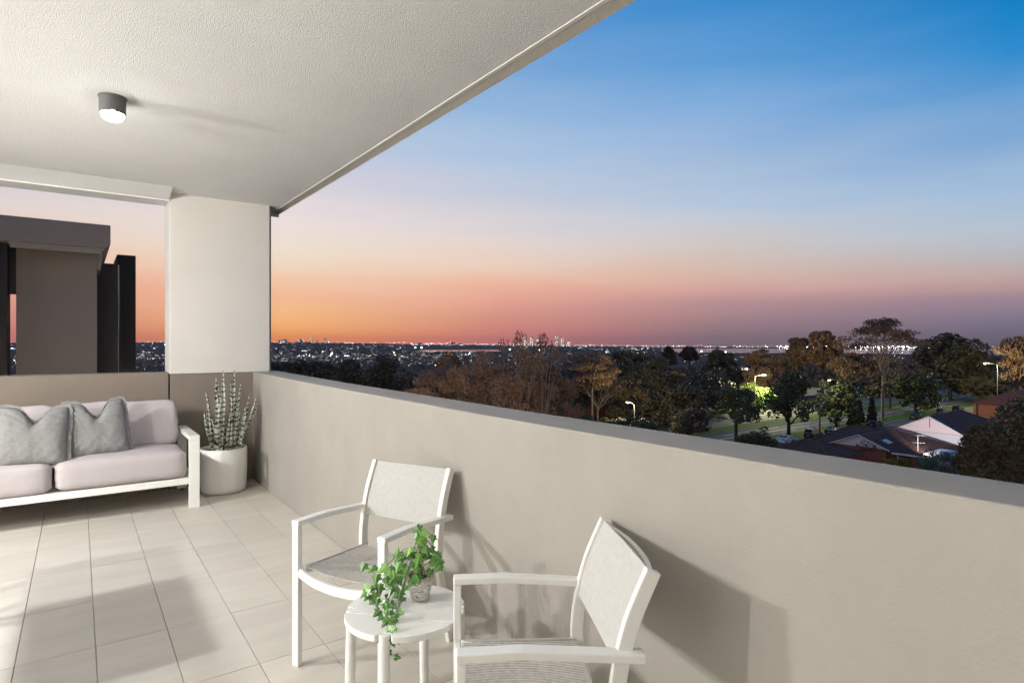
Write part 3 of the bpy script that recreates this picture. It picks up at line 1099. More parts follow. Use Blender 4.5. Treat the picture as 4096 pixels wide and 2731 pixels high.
for k, p in enumerate(IVY):
    for rep in range(2):
        q = Vector(p) - PP
        q += Vector((R.gauss(0, 0.014), R.gauss(0, 0.016), R.gauss(0, 0.010)))
        fw = 1.0
        if p[2] > 0.58:
            q += Vector((0.0, 0.03 * R.uniform(-1, 1.6), 0))
        sz = R.uniform(0.030, 0.046) if p[2] > 0.53 else R.uniform(0.022, 0.034)
        if rep:
            sz *= 0.8
        outw = Vector((q.x, q.y, 0))
        outw = outw.normalized() if outw.length > 0.01 else Vector((-0.5, -0.8, 0))
        face = (Vector((-0.45, -0.75, 0.55)) + outw * 0.4 + Vector((R.uniform(-.6, .6), R.uniform(-.6, .6), R.uniform(-.3, .5)))).normalized()
        tip = Vector((R.uniform(-0.8, 0.6), R.uniform(-0.5, 0.3), R.uniform(-1.0, 0.15)))
        tip = (tip - face * tip.dot(face)).normalized()
        sd = tip.cross(face)
        m3 = Matrix((sd, tip, face)).transposed().to_4x4()
        o = obj('leaf', leaf_meshes[R.randrange(3)], None, ivy)
        o.matrix_basis = Matrix.Translation(q) @ m3 @ Matrix.Scale(sz, 4)
for k in range(0, len(IVY), 3):
    q = Vector(IVY[k]) - PP
    m1 = top + Vector((q.x * 0.3, q.y * 0.3, max(q.z, 0.10) * 0.5 + 0.05))
    st.tube(arc_pts([top + Vector((R.uniform(-.02, .02), R.uniform(-.02, .02), -0.008)), m1, q], 4), 0.0013, 5)
st.build('stem', M_vine, ivy)

# ------------------------------------------------------------------ slatted table out of view on the left, whose shade falls on the tiles
tb2 = thing('slatted_table', 'white slatted outdoor table beyond the left edge of the balcony view', 'table', (-0.78, 3.64, 0))
for k in range(9):
    x = -0.27 + k * 0.0605
    BM().box((x, -0.63, 0.70), (x + 0.052, 0.63, 0.725)).build('plank', M_white, tb2)
for sx in (-1, 1):
    for sy in (-1, 1):
        BM().box((sx * 0.25 - 0.025, sy * 0.5 - 0.025, 0), (sx * 0.25 + 0.025, sy * 0.5 + 0.025, 0.699)).build('leg', M_white, tb2)

# ================================================================== the land below
def lerp_table(x, pts):
    for (a, za), (b_, zb) in zip(pts, pts[1:]):
        if x <= b_:
            return za + (zb - za) * max(0.0, (x - a)) / (b_ - a)
    return pts[-1][1]


def ground_z(x, y):
    """the plateau of the near streets falls away to low suburbs, with hills on the skyline to the north"""
    r = math.hypot(x, y)
    h = math.degrees(math.atan2(x, y))
    z = lerp_table(y if r < 2500 else max(y, r * 0.5), [(-1e6, -16.5), (95, -16.5), (200, -24), (400, -38), (750, -52), (1200, -58), (3000, -62), (1e9, -62)])
    if r > 250:
        z += 3.5 * noise.noise(Vector((x / 420, y / 420, 0.3))) * min(1, (r - 250) / 600)
    if r > 4200:
        k = min(1.0, (r - 4200) / 4500)
        hill = lerp_table(h, [(-180, 70), (-20, 74), (0, 84), (10, 92), (18, 86), (24, 66), (32, 52), (40, 34), (50, 12), (62, 0), (85, -2), (180, 40)])
        z += k * (hill + 16 * noise.noise(Vector((x / 1500, y / 1500, 1.7))) + 9 * noise.noise(Vector((x / 500, y / 500, 4.1))))
    if h > 50.5 and 4200 < r < 9420:
        z = min(z, -67.0)
    elif h > 50.5 and r >= 9420:
        z = -56 + 10 * noise.noise(Vector((x / 700, y / 700, 2.2)))
    if 26.5 < h < 36 and 4300 < r < 7500:
        z = min(z, -67.0)
    return z


M_ground = mat('dark_suburb_ground', (0.090, 0.062, 0.048), 0.95, spec=0.1, var=(0.05, 0.4), world_space=True)
bm = BM()
radii = [6, 20, 45, 70, 95, 120, 150, 185, 230, 290, 360, 450, 560, 700, 880, 1100, 1400, 1750, 2200, 2700, 3300, 4000, 4700, 5400, 6200, 7000, 7800, 8700, 9600, 10600, 12000, 14000]
NA = 300
for r in radii:
    for k in range(NA):
        a = 2 * math.pi * k / NA
        x, y = r * math.sin(a), r * math.cos(a)
        bm.v.append((x, y, ground_z(x, y)))
for i in range(len(radii) - 1):
    for k in range(NA):
        a, c = i * NA + k, i * NA + (k + 1) % NA
        bm.f.append((a, a + NA, c + NA, c))
        bm.mi.append(0)
bm.f.append(tuple(range(NA)))
bm.mi.append(0)
gr = bm.build('ground', M_ground, fix=False, smooth=True)
tag(gr, 'dark suburban land falling away to the distant skyline', kind='structure')

M_water = mat('bay_water', (0.03, 0.035, 0.045), 0.12, spec=0.6, bump=(0.02, 0.2, 3), world_space=True)
def water(name, h0, h1, r0, r1, z, label):
    bm = BM()
    n = 40
    R = random.Random(3)
    for q in (0, 1):
        for k in range(n + 1):
            h = math.radians(h0 + (h1 - h0) * k / n)
            r = (r0, r1)[q] * (1 + R.uniform(-0.03, 0.03))
            bm.v.append((r * math.sin(h), r * math.cos(h), z))
    for k in range(n):
        bm.f.append((k, k + 1, n + 2 + k, n + 1 + k))
        bm.mi.append(0)
    tag(bm.build(name, M_water, fix=False), label, kind='structure')
water('bay_water', 51.5, 88, 4500, 9380, -61, 'calm bay water under the far shore')
water('lagoon_water', 27.0, 35.5, 5200, 7350, -62, 'narrow strip of water reflecting the pink sky')

# ------------------------------------------------------------------ roads, verge, side street
M_asphalt = mat('asphalt', (0.12, 0.117, 0.108), 0.85, spec=0.3, var=(0.35, 0.2), world_space=True)
M_kerb = mat('concrete_kerb', (0.34, 0.33, 0.30), 0.9)
M_line = mat('road_paint', (0.78, 0.78, 0.76), 0.7)
M_grass = mat('mown_grass', (0.085, 0.14, 0.032), 0.95, spec=0.1, var=(0.8, 0.35), world_space=True)
M_path = mat('footpath_concrete', (0.30, 0.29, 0.27), 0.9, var=(1.2, 0.12), world_space=True)
GZ = -16.5
def sheet(name, x0, x1, y0, y1, z, m, label, parent=None):
    o = BM().add([(x0, y0, z), (x1, y0, z), (x1, y1, z), (x0, y1, z)], [(0, 1, 2, 3)]).build(name, m, parent, fix=False)
    if label:
        tag(o, label, kind='structure')
    return o
main_road = sheet('road', 40, 330, 63.0, 70.6, GZ + 0.012, M_asphalt, 'main road lit by street lamps beyond the houses')
far_road = sheet('road', 95, 330, 76.5, 89.5, GZ + 0.012, M_asphalt, 'wide lit road junction behind the street trees')
side_road = sheet('road', 40, 330, 51.5, 57.6, GZ + 0.012, M_asphalt, 'dark side street where cars are parked')
verge = BM().box((40, 57.85, GZ - 0.3), (330, 62.75, GZ + 0.13)).build('grass_verge', M_grass)
tag(verge, 'bright green grass verge between the side street and the main road', kind='structure')
median = BM().box((95, 70.85, GZ - 0.3), (330, 76.25, GZ + 0.13)).build('grass_verge', M_grass)
tag(median, 'grass strip between the two roads under the street trees', kind='structure')
lawn = sheet('lawn', 40, 330, 90.0, 96.0, GZ + 0.016, M_grass, 'grass bank beyond the far road')
for y in (57.6, 62.75, 70.6, 76.25, 89.5):
    o = BM().box((40, y, GZ - 0.2), (330, y + 0.25, GZ + 0.14)).build('kerb', M_kerb)
    tag(o, 'pale concrete kerb along the road', kind='structure')
b = BM()
b.add([(40, 66.35, GZ + 0.016), (330, 66.35, GZ + 0.016), (330, 66.62, GZ + 0.016), (40, 66.62, GZ + 0.016)], [(0, 1, 2, 3)])
b.build('road_marking', M_line, main_road, fix=False)
for y in (64.6, 68.7):
    b = BM()
    for x in range(60, 320, 14):
        b.add([(x, y, GZ + 0.016), (x + 6, y, GZ + 0.016), (x + 6, y + 0.17, GZ + 0.016), (x, y + 0.17, GZ + 0.016)], [(0, 1, 2, 3)])
    b.build('lane_dashes', M_line, main_road, fix=False)['kind'] = 'stuff'
b = BM()
for x in range(100, 320, 12):
    b.add([(x, 83.0, GZ + 0.016), (x + 5, 83.0, GZ + 0.016), (x + 5, 83.2, GZ + 0.016), (x, 83.2, GZ + 0.016)], [(0, 1, 2, 3)])
b.build('lane_dashes', M_line, far_road, fix=False)['kind'] = 'stuff'
# galvanised guard rail along the far kerb
gb = BM()
gb.box((196, 69.9, GZ + 0.5), (330, 69.98, GZ + 0.85))
for x in range(197, 330, 4):
    gb.box((x, 69.98, GZ), (x + 0.12, 70.1, GZ + 0.8))
g = gb.build('guard_rail', mat('galvanised_steel', (0.60, 0.60, 0.58), 0.45, metal=0.3))
tag(g, 'long pale guard rail along the far edge of the main road', 'guard rail')

# ------------------------------------------------------------------ neighbouring penthouse on the left
M_nwall = mat('neighbour_render', (0.180, 0.160, 0.146), 0.9, spec=0.2, bump=(20, 0.2, 0.01), var=(0.5, 0.06), world_space=True)
M_nfascia = mat('grey_fascia_sheet', (0.225, 0.20, 0.185), 0.7, var=(0.4, 0.05), world_space=True)
M_ndark = mat('black_cladding', (0.016, 0.016, 0.018), 0.6, spec=0.3)
M_ntrim = mat('pale_gutter', (0.30, 0.30, 0.29), 0.6)
nb = thing('penthouse', 'dark grey penthouse block with overhanging flat roof, seen past the sofa', 'building', (0, 0, 0))
b = BM().prism([(-4.0, 3.185), (0.395, 3.185), (0.474, 3.27), (0.474, 3.615), (-4.0, 3.615)], 'y', 13.0, 18.0)
b.build('roof', M_nfascia, nb, bevel=0.01)
b = BM().box((-0.95, 13.05, 3.150), (0.385, 13.12, 3.1845))
b.build('gutter', M_ntrim, nb)
BM().box((-0.93, 13.10, 3.100), (0.345, 13.16, 3.1495)).build('gutter', M_ntrim, nb)
BM().box((-0.885, 13.6, -14), (0.285, 13.95, 3.184)).build('wall', M_nwall, nb)
BM().box((-4.0, 13.3, -14), (-0.985, 13.9, 3.184)).build('wall', M_ndark, nb)
BM().box((-0.985, 13.75, 2.35), (-0.886, 13.9, 3.184)).build('lintel', M_ndark, nb)
BM().box((0.286, 14.6, -14), (0.70, 17.9, 3.10)).build('wall', M_ndark, nb)
BM().prism([(0.29, 3.184), (0.39, 3.184), (0.34, 2.86), (0.29, 2.86)], 'y', 13.7, 14.59).build('bracket', M_nfascia, nb)
BM().box((0.715, 16.2, -14), (1.075, 17.8, 3.50)).build('chimney_stack', M_ndark, nb)
b = BM()
R = random.Random(2)
pts = [(0.664, 16.15, 3.35)]
for k in range(14):
    p = pts[-1]
    pts.append((0.664 + 0.012 * math.sin(k * 0.9), 16.15, p[2] - 0.28))
b.tube([(0.668, 14.585, 3.08), (0.668, 14.58, 2.6), (0.672, 14.58, 2.1), (0.664, 14.58, 1.6), (0.668, 14.58, 1.0), (0.664, 14.58, 0.2)], [0.012, 0.012, 0.006, 0.005, 0.005, 0.005], 6)
b.build('drain_pipe', M_ntrim, nb)

# ------------------------------------------------------------------ trees
def leafmat(name, c1, c2, scale=0.35, rough=0.5):
    m = mat(name, c1, rough, spec=0.35, var=(scale, 0.4, c2), objvar=0.18, world_space=True)
    m.use_backface_culling = False
    return m


L_brown = leafmat('rusty_gum_leaves', (0.4185, 0.2362, 0.1350), (0.1418, 0.0837, 0.0513), 0.9)
L_dark = leafmat('dark_evergreen_leaves', (0.1417, 0.1101, 0.0667), (0.0600, 0.0500, 0.0351), 0.25)
L_olive = leafmat('olive_gum_leaves', (0.2175, 0.1522, 0.0725), (0.0798, 0.0609, 0.0348), 0.3)
L_rust = leafmat('brown_crown_leaves', (0.3169, 0.1708, 0.1018), (0.1598, 0.0992, 0.0661), 0.25)
L_green = leafmat('street_tree_leaves', (0.1196, 0.1355, 0.0574), (0.0447, 0.0510, 0.0287), 0.5)
L_grey = leafmat('grey_green_leaves', (0.15, 0.17, 0.11), (0.06, 0.075, 0.05), 1.2)
L_bright = leafmat('bright_green_leaves', (0.16, 0.24, 0.055), (0.055, 0.09, 0.025), 1.2)
L_pink = leafmat('pink_tipped_leaves', (0.26, 0.15, 0.12), (0.06, 0.055, 0.036), 1.6)
L_yellow = leafmat('yellow_leaves', (0.42, 0.28, 0.05), (0.1, 0.085, 0.035), 2.0)
B_dark = mat('dark_bark', (0.045, 0.036, 0.028), 0.95, var=(2.0, 0.3))
B_pale = mat('pale_gum_bark', (0.26, 0.19, 0.14), 0.8, var=(1.2, 0.3))
B_brown = mat('brown_gum_bark', (0.17, 0.115, 0.080), 0.85, var=(2.0, 0.3))


class Shape:
    """maps the unit tree (crown half width 1, height 1) to metres, leaves keeping their true proportions"""

    def __init__(self, r, h, low, cb0, leaf):
        self.r, self.h, self.leaf = r, h, leaf
        self.low = low if low > 0.03 else cb0 * 0.6
        self.cb0 = cb0

    def z(self, z):
        if z < self.cb0:
            return z / self.cb0 * self.low * self.h
        return (self.low + (z - self.cb0) / (1 - self.cb0) * (1 - self.low)) * self.h

    def __call__(self, p):
        return Vector((p[0] * self.r, p[1] * self.r, self.z(p[2])))


S = None


def leaf_quads(bm, c, rad, n, size, R, droop=0.0, elong=1.8, flat=1.0, shell=0.0):
    """n leaf sprays scattered through a clump; size is relative to the tree's leaf size"""
    kz = (1 - S.low) / (1 - S.cb0) * S.h if S else 1.0
    kr = S.r if S else 1.0
    c = S(c) if S else Vector(c)
    for _ in range(n):
        while True:
            d = Vector((R.uniform(-1, 1), R.uniform(-1, 1), R.uniform(-1, 1)))
            if 0.02 < d.length < 1:
                break
        rr = d.length
        if shell:
            d = d / rr * (shell + (1 - shell) * rr)
        p = Vector((c[0] + d.x * rad[0] * kr, c[1] + d.y * rad[1] * kr, c[2] + d.z * rad[2] * flat * kz))
        ax = Vector((R.gauss(0, 1), R.gauss(0, 1), R.gauss(0, 0.7) - droop * 2.0)).normalized()
        sd = ax.cross(Vector((R.gauss(0, 1), R.gauss(0, 1), R.gauss(0, 1)))).normalized()
        L = size * R.uniform(0.6, 1.3) * (S.leaf if S else 1.0)
        W = L / elong
        b0 = len(bm.v)
        bm.v += [tuple(p - ax * L * 0.5), tuple(p + sd * W * 0.5 + ax * L * 0.05), tuple(p + ax * L * 0.5), tuple(p - sd * W * 0.5 + ax * L * 0.05)]
        bm.f.append((b0, b0 + 1, b0 + 2, b0 + 3))
        bm.mi.append(bm.cur)


def limb(bm, a, c, r0, r1, R, n=5, wob=0.06, sides=6):
    """tapering limb between two unit points; returns unit points along it"""
    a, c = Vector(a), Vector(c)
    L = (c - a).length
    pts, rad = [], []
    tk = (S.r * 0.45 + S.h * 0.12) if S else 1.0
    for i in range(n + 1):
        f = i / n
        p = a.lerp(c, f)
        if 0 < i < n:
            p += Vector((R.gauss(0, 1), R.gauss(0, 1), R.gauss(0, 0.25))) * L * wob
        pts.append(p)
        rad.append(max(0.012, (r0 + (r1 - r0) * f) * tk))
    bm.tube([S(p) if S else p for p in pts], rad, sides, cap=False)
    return pts


CB0 = {'gum': 0.36, 'sprig': 0.60, 'dense': 0.20, 'clumpy': 0.10, 'fig': 0.26, 'umbrella': 0.38, 'bare': 0.46, 'norfolk': 0.12, 'conifer': 0.10, 'cypress': 0.06,
       'shrub': 0.04, 'litbush': 0.04, 'wispy': 0.04, 'palm': 0.40}


def make_tree(kind, seed, r, h, low, leaf):
    """crown mesh and trunk mesh of one tree, in metres"""
    global S
    R = random.Random(seed)
    S = Shape(r, h, low, CB0[kind], leaf)
    cr, tr = BM(), BM()
    if kind == 'gum':
        lobes = []
        for k in range(26):
            a = R.uniform(0, 6.283)
            h = R.uniform(0.50, 0.95)
            w = (0.95 - abs(h - 0.72) * 1.1) * R.uniform(0.35, 1.0)
            lobes.append((w * math.cos(a) * 0.8, w * math.sin(a) * 0.8, h, R.uniform(0.20, 0.34)))
        lobes.append((0.05, 0, 0.95, 0.2))
        for (x, y, z, r) in lobes:
            leaf_quads(cr, (x, y, z), (r, r, r * 0.17), 130, 1.35, R, droop=0.9, elong=3.4)
            leaf_quads(cr, (x, y, z), (r * 1.25, r * 1.25, r * 0.24), 45, 1.25, R, droop=0.9, elong=3.4)
        base = limb(tr, (0, 0, 0), (0.03, 0.02, 0.42), 0.06, 0.045, R, 4, 0.01)
        for k in range(7):
            x, y, z, r = lobes[k * 3]
            mid_ = limb(tr, (0.03, 0.02, R.uniform(0.34, 0.42)), (x * 0.55, y * 0.55, z * 0.72), 0.036, 0.022, R, 4, 0.03)
            for q in range(3):
                x2, y2, z2, r2 = lobes[(k * 3 + q) % len(lobes)]
                limb(tr, mid_[-1], (x2, y2, z2), 0.020, 0.006, R, 4, 0.05, 5)
    elif kind == 'sprig':
        limb(tr, (0, 0, 0), (0.0, 0, 0.52), 0.026, 0.018, R, 5, 0.01)
        ends = []
        for k in range(11):
            a = R.uniform(0, 6.283)
            e = (R.uniform(0.15, 0.95) * math.cos(a), R.uniform(0.15, 0.9) * math.sin(a), R.uniform(0.62, 0.93))
            limb(tr, (0, 0, R.uniform(0.40, 0.52)), e, 0.013, 0.005, R, 6, 0.03)
            ends.append(e)
        limb(tr, (0, 0, 0.52), (0.02, 0, 0.985), 0.013, 0.005, R, 6, 0.02)
        ends.append((0.02, 0, 0.97))
        ends.append((-0.12, 0.05, 0.93))
        for e in ends:
            leaf_quads(cr, e, (0.24, 0.24, 0.038), 60, 1.5, R, droop=0.9, elong=3.8)
            leaf_quads(cr, (e[0] * 0.8, e[1] * 0.8, e[2] - 0.10), (0.3, 0.3, 0.05), 30, 1.4, R, droop=0.9, elong=3.8)
    elif kind in ('dense', 'dense_b'):
        lobes = []
        for k in range(46):
            a = R.uniform(0, 6.283)
            f = R.uniform(0, 1)
            h = 0.30 + 0.62 * f
            wmax = math.sqrt(max(0.02, 1 - ((h - 0.48) / 0.50) ** 2)) * 0.84
            w = wmax * (R.uniform(0.55, 1.0) if k % 4 else R.uniform(0, 0.5))
            lobes.append((w * math.cos(a), w * math.sin(a), h, R.uniform(0.19, 0.32)))
        for (x, y, z, r) in lobes:
            leaf_quads(cr, (x, y, z), (r, r, r * 0.42), 105, 1.3, R, droop=0.1, elong=1.6, shell=0.45)
        limb(tr, (0, 0, 0), (0, 0, 0.4), 0.085, 0.06, R, 3, 0.01)
        for k in range(7):
            limb(tr, (0, 0, R.uniform(0.2, 0.38)), lobes[k * 5][:3], 0.042, 0.012, R, 5, 0.05)
    elif kind == 'clumpy':
        lobes = []
        for k in range(44):
            a = R.uniform(0, 6.283)
            h = R.uniform(0.16, 0.92)
            wmax = math.sqrt(max(0.02, 1 - ((h - 0.45) / 0.56) ** 2)) * 0.86
            lobes.append((wmax * math.cos(a) * R.uniform(0.7, 1), wmax * math.sin(a) * R.uniform(0.7, 1), h, R.uniform(0.12, 0.20)))
        for (x, y, z, r) in lobes:
            leaf_quads(cr, (x, y, z), (r, r, r * 0.62), 130, 1.3, R, droop=0.4, elong=2.0, shell=0.6)
        limb(tr, (0, 0, 0), (0.1, 0, 0.4), 0.06, 0.045, R, 4, 0.02)
        for k in range(12):
            limb(tr, (0.1, 0, R.uniform(0.25, 0.4)), lobes[k * 3][:3], 0.03, 0.006, R, 5, 0.06)
    elif kind == 'fig':
        lobes = []
        for k in range(40):
            a = R.uniform(0, 6.283)
            h = R.uniform(0.34, 0.93)
            wmax = math.sqrt(max(0.02, 1 - ((h - 0.50) / 0.48) ** 2)) * 0.85
            w = wmax * (R.uniform(0.6, 1.0) if k % 4 else R.uniform(0, 0.6))
            lobes.append((w * math.cos(a), w * math.sin(a), h, R.uniform(0.16, 0.26)))
        for (x, y, z, r) in lobes:
            leaf_quads(cr, (x, y, z), (r, r, r * 0.36), 105, 1.05, R, droop=0.1, elong=1.6, shell=0.3)
        limb(tr, (0, 0, 0), (0.0, 0, 0.30), 0.095, 0.075, R, 3, 0.01, 9)
        for k in range(9):
            e = limb(tr, (0, 0, R.uniform(0.22, 0.30)), tuple(v * 0.6 for v in lobes[k * 4][:2]) + (lobes[k * 4][2] * 0.8,), 0.055, 0.028, R, 4, 0.05)
            for q in range(2):
                limb(tr, e[-1], lobes[(k * 4 + q) % 40][:3], 0.026, 0.008, R, 3, 0.05)
    elif kind == 'umbrella':
        limb(tr, (0, 0, 0), (0.02, 0, 0.30), 0.052, 0.044, R, 4, 0.006, 10)
        trunk2 = limb(tr, (0.02, 0, 0.30), (-0.01, 0, 0.56), 0.036, 0.020, R, 4, 0.015, 8)
        tips = []
        for k in range(22):
            a = 6.283 * k / 22 + R.uniform(-0.2, 0.2)
            w = R.uniform(0.25, 0.95)
            h = 0.975 - 0.20 * w * w - R.uniform(0, 0.10)
            tips.append((w * math.cos(a), w * math.sin(a), h))
        tips += [(0.1, 0.1, 0.985), (-0.2, 0.15, 0.975), (0.25, -0.2, 0.97), (-0.15, -0.25, 0.975)]
        for k, e in enumerate(tips):
            s0 = trunk2[2 + k % 3]
            m_ = limb(tr, s0, (e[0] * 0.55, e[1] * 0.55, 0.72 + 0.06 * R.random()), 0.014, 0.009, R, 5, 0.04)
            limb(tr, m_[-1], e, 0.008, 0.003, R, 5, 0.05)
            limb(tr, m_[-2], (e[0] * 0.7 + R.uniform(-.2, .2), e[1] * 0.7 + R.uniform(-.2, .2), e[2] - 0.03), 0.007, 0.003, R, 4, 0.05)
            leaf_quads(cr, e, (0.23, 0.23, 0.036), 85, 1.0, R, droop=0.3, elong=2.4)
            leaf_quads(cr, (e[0] * 0.75, e[1] * 0.75, e[2] + 0.016), (0.26, 0.26, 0.030), 55, 1.0, R, droop=0.3, elong=2.4)
        for k in range(9):      # lower spreading limbs, mostly bare
            a = R.uniform(0, 6.283)
            w = R.uniform(0.55, 1.25)
            e = (w * math.cos(a), w * math.sin(a), R.uniform(0.42, 0.62))
            m_ = limb(tr, (0.02, 0, R.uniform(0.26, 0.38)), (e[0] * 0.5, e[1] * 0.5, e[2] - 0.09), 0.015, 0.009, R, 4, 0.05)
            limb(tr, m_[-1], e, 0.009, 0.003, R, 4, 0.06)
            limb(tr, m_[-1], (e[0] * 0.8 + R.uniform(-.2, .2), e[1] * 0.8 + R.uniform(-.2, .2), e[2] + 0.06), 0.008, 0.003, R, 4, 0.06)
            leaf_quads(cr, (e[0], e[1], e[2] + 0.02), (0.26, 0.26, 0.04), 80, 0.85, R, droop=0.5, elong=2.6)
    elif kind == 'bare':
        limb(tr, (0, 0, 0), (0.02, 0, 0.30), 0.055, 0.048, R, 3, 0.01, 9)
        tips = []
        for k in range(7):
            a = 6.283 * k / 7 + R.uniform(-0.3, 0.3)
            e = (0.5 * math.cos(a), 0.5 * math.sin(a), R.uniform(0.55, 0.72))
            m_ = limb(tr, (0.02, 0, R.uniform(0.24, 0.30)), e, 0.026, 0.014, R, 5, 0.04)
            for q in range(4):
                e2 = (e[0] * 1.5 + R.uniform(-.3, .3), e[1] * 1.5 + R.uniform(-.3, .3), min(0.98, e[2] + R.uniform(0.08, 0.3)))
                limb(tr, m_[R.randrange(2, 6)], e2, 0.010, 0.004, R, 5, 0.05)
                tips.append(e2)
        for e in tips:
            leaf_quads(cr, e, (0.30, 0.30, 0.10), 48, 0.8, R, droop=0.5, elong=2.6)
    elif kind == 'norfolk':
        limb(tr, (0, 0, 0), (0, 0, 0.98), 0.06, 0.01, R, 4, 0.002)
        for k in range(17):
            h = 0.14 + 0.80 * k / 16
            w = (1 - 0.62 * (k / 16) ** 1.3) * (1.0 if k < 15 else 0.6)
            for q in range(8):
                a = 6.283 * q / 8 + k * 0.4
                e = (w * math.cos(a), w * math.sin(a), h + 0.015)
                limb(tr, (0, 0, h - 0.01), e, 0.016, 0.006, R, 3, 0.01, 4)
                for s in range(5):
                    f = 0.3 + 0.7 * s / 4
                    leaf_quads(cr, (e[0] * f, e[1] * f, h + 0.008), (0.13, 0.13, 0.011), 12, 0.7, R, elong=2.0)
    elif kind in ('conifer', 'cypress'):
        limb(tr, (0, 0, 0), (0, 0, 0.9), 0.06, 0.015, R, 4, 0.005)
        nl = 60 if kind == 'conifer' else 90
        for k in range(nl):
            h = 0.12 + 0.86 * (k / (nl - 1))
            if kind == 'conifer':
                w = (1 - ((h - 0.12) / 0.88)) * 0.85 + 0.08
            else:
                w = math.sqrt(max(0.02, 1 - ((h - 0.42) / 0.60) ** 2)) * 0.86
            a = k * 2.4
            for q in range(2):
                a2 = a + q * 2.2
                rr = w * R.uniform(0.55, 1.0)
                leaf_quads(cr, (rr * math.cos(a2), rr * math.sin(a2), h), (0.24, 0.24, 0.055), 34 if kind == 'conifer' else 95, 0.75 if kind == 'conifer' else 1.45, R, droop=-0.15, elong=2.4, shell=0.2)
    elif kind in ('shrub', 'litbush'):
        for k in range(30):
            a = R.uniform(0, 6.283)
            h = R.uniform(0.14, 0.86)
            w = math.sqrt(max(0.02, 1 - ((h - 0.42) / 0.58) ** 2)) * 0.8 * R.uniform(0.3, 1)
            leaf_quads(cr, (w * math.cos(a), w * math.sin(a), h), (0.26, 0.26, 0.13), 75, 0.95, R, elong=1.9, shell=0.3)
        for k in range(6):
            a = R.uniform(0, 6.283)
            limb(tr, (0, 0, 0), (0.5 * math.cos(a), 0.5 * math.sin(a), 0.75), 0.045, 0.008, R, 4, 0.04, 5)
    elif kind == 'wispy':
        for k in range(60):
            a = R.uniform(0, 6.283)
            h = R.uniform(0.15, 0.85)
            w = math.sqrt(max(0.02, 1 - ((h - 0.42) / 0.58) ** 2)) * 0.85 * R.uniform(0.3, 1)
            leaf_quads(cr, (w * math.cos(a), w * math.sin(a), h), (0.2, 0.2, 0.14), 60, 1.3, R, droop=-0.25, elong=6.0)
        for k in range(8):
            a = R.uniform(0, 6.283)
            limb(tr, (0, 0, 0), (0.6 * math.cos(a), 0.6 * math.sin(a), 0.8), 0.03, 0.006, R, 4, 0.04, 5)
    elif kind == 'palm':
        limb(tr, (0, 0, 0), (0, 0, 0.42), 0.12, 0.09, R, 3, 0.01, 8)
        for k in range(16):
            a = 6.283 * k / 16 + R.uniform(-0.15, 0.15)
            el = R.uniform(0.2, 1.2)
            pts = []
            for i in range(7):
                f = i / 6
                rr = f * math.cos(el * 0.6) * 1.0
                zz = 0.42 + 0.55 * (math.sin(el) * f * 1.3 - f * f * 0.75)
                pts.append(S((rr * math.cos(a), rr * math.sin(a), zz)))
            sd = Vector((-math.sin(a), math.cos(a), 0))
            for i in range(6):
                for s in (-1, 1):
                    p, q = pts[i], pts[i + 1]
                    tip = p.lerp(q, 0.9) + sd * s * 0.3 * r * math.sin((i + 0.7) / 6.6 * math.pi) + Vector((0, 0, -0.1 * r))
                    cr.add([p, q, tip], [(0, 1, 2)])
    S = None
    return cr.mesh('crown', None, fix=False), tr.mesh('trunk', None, fix=False, smooth=True)


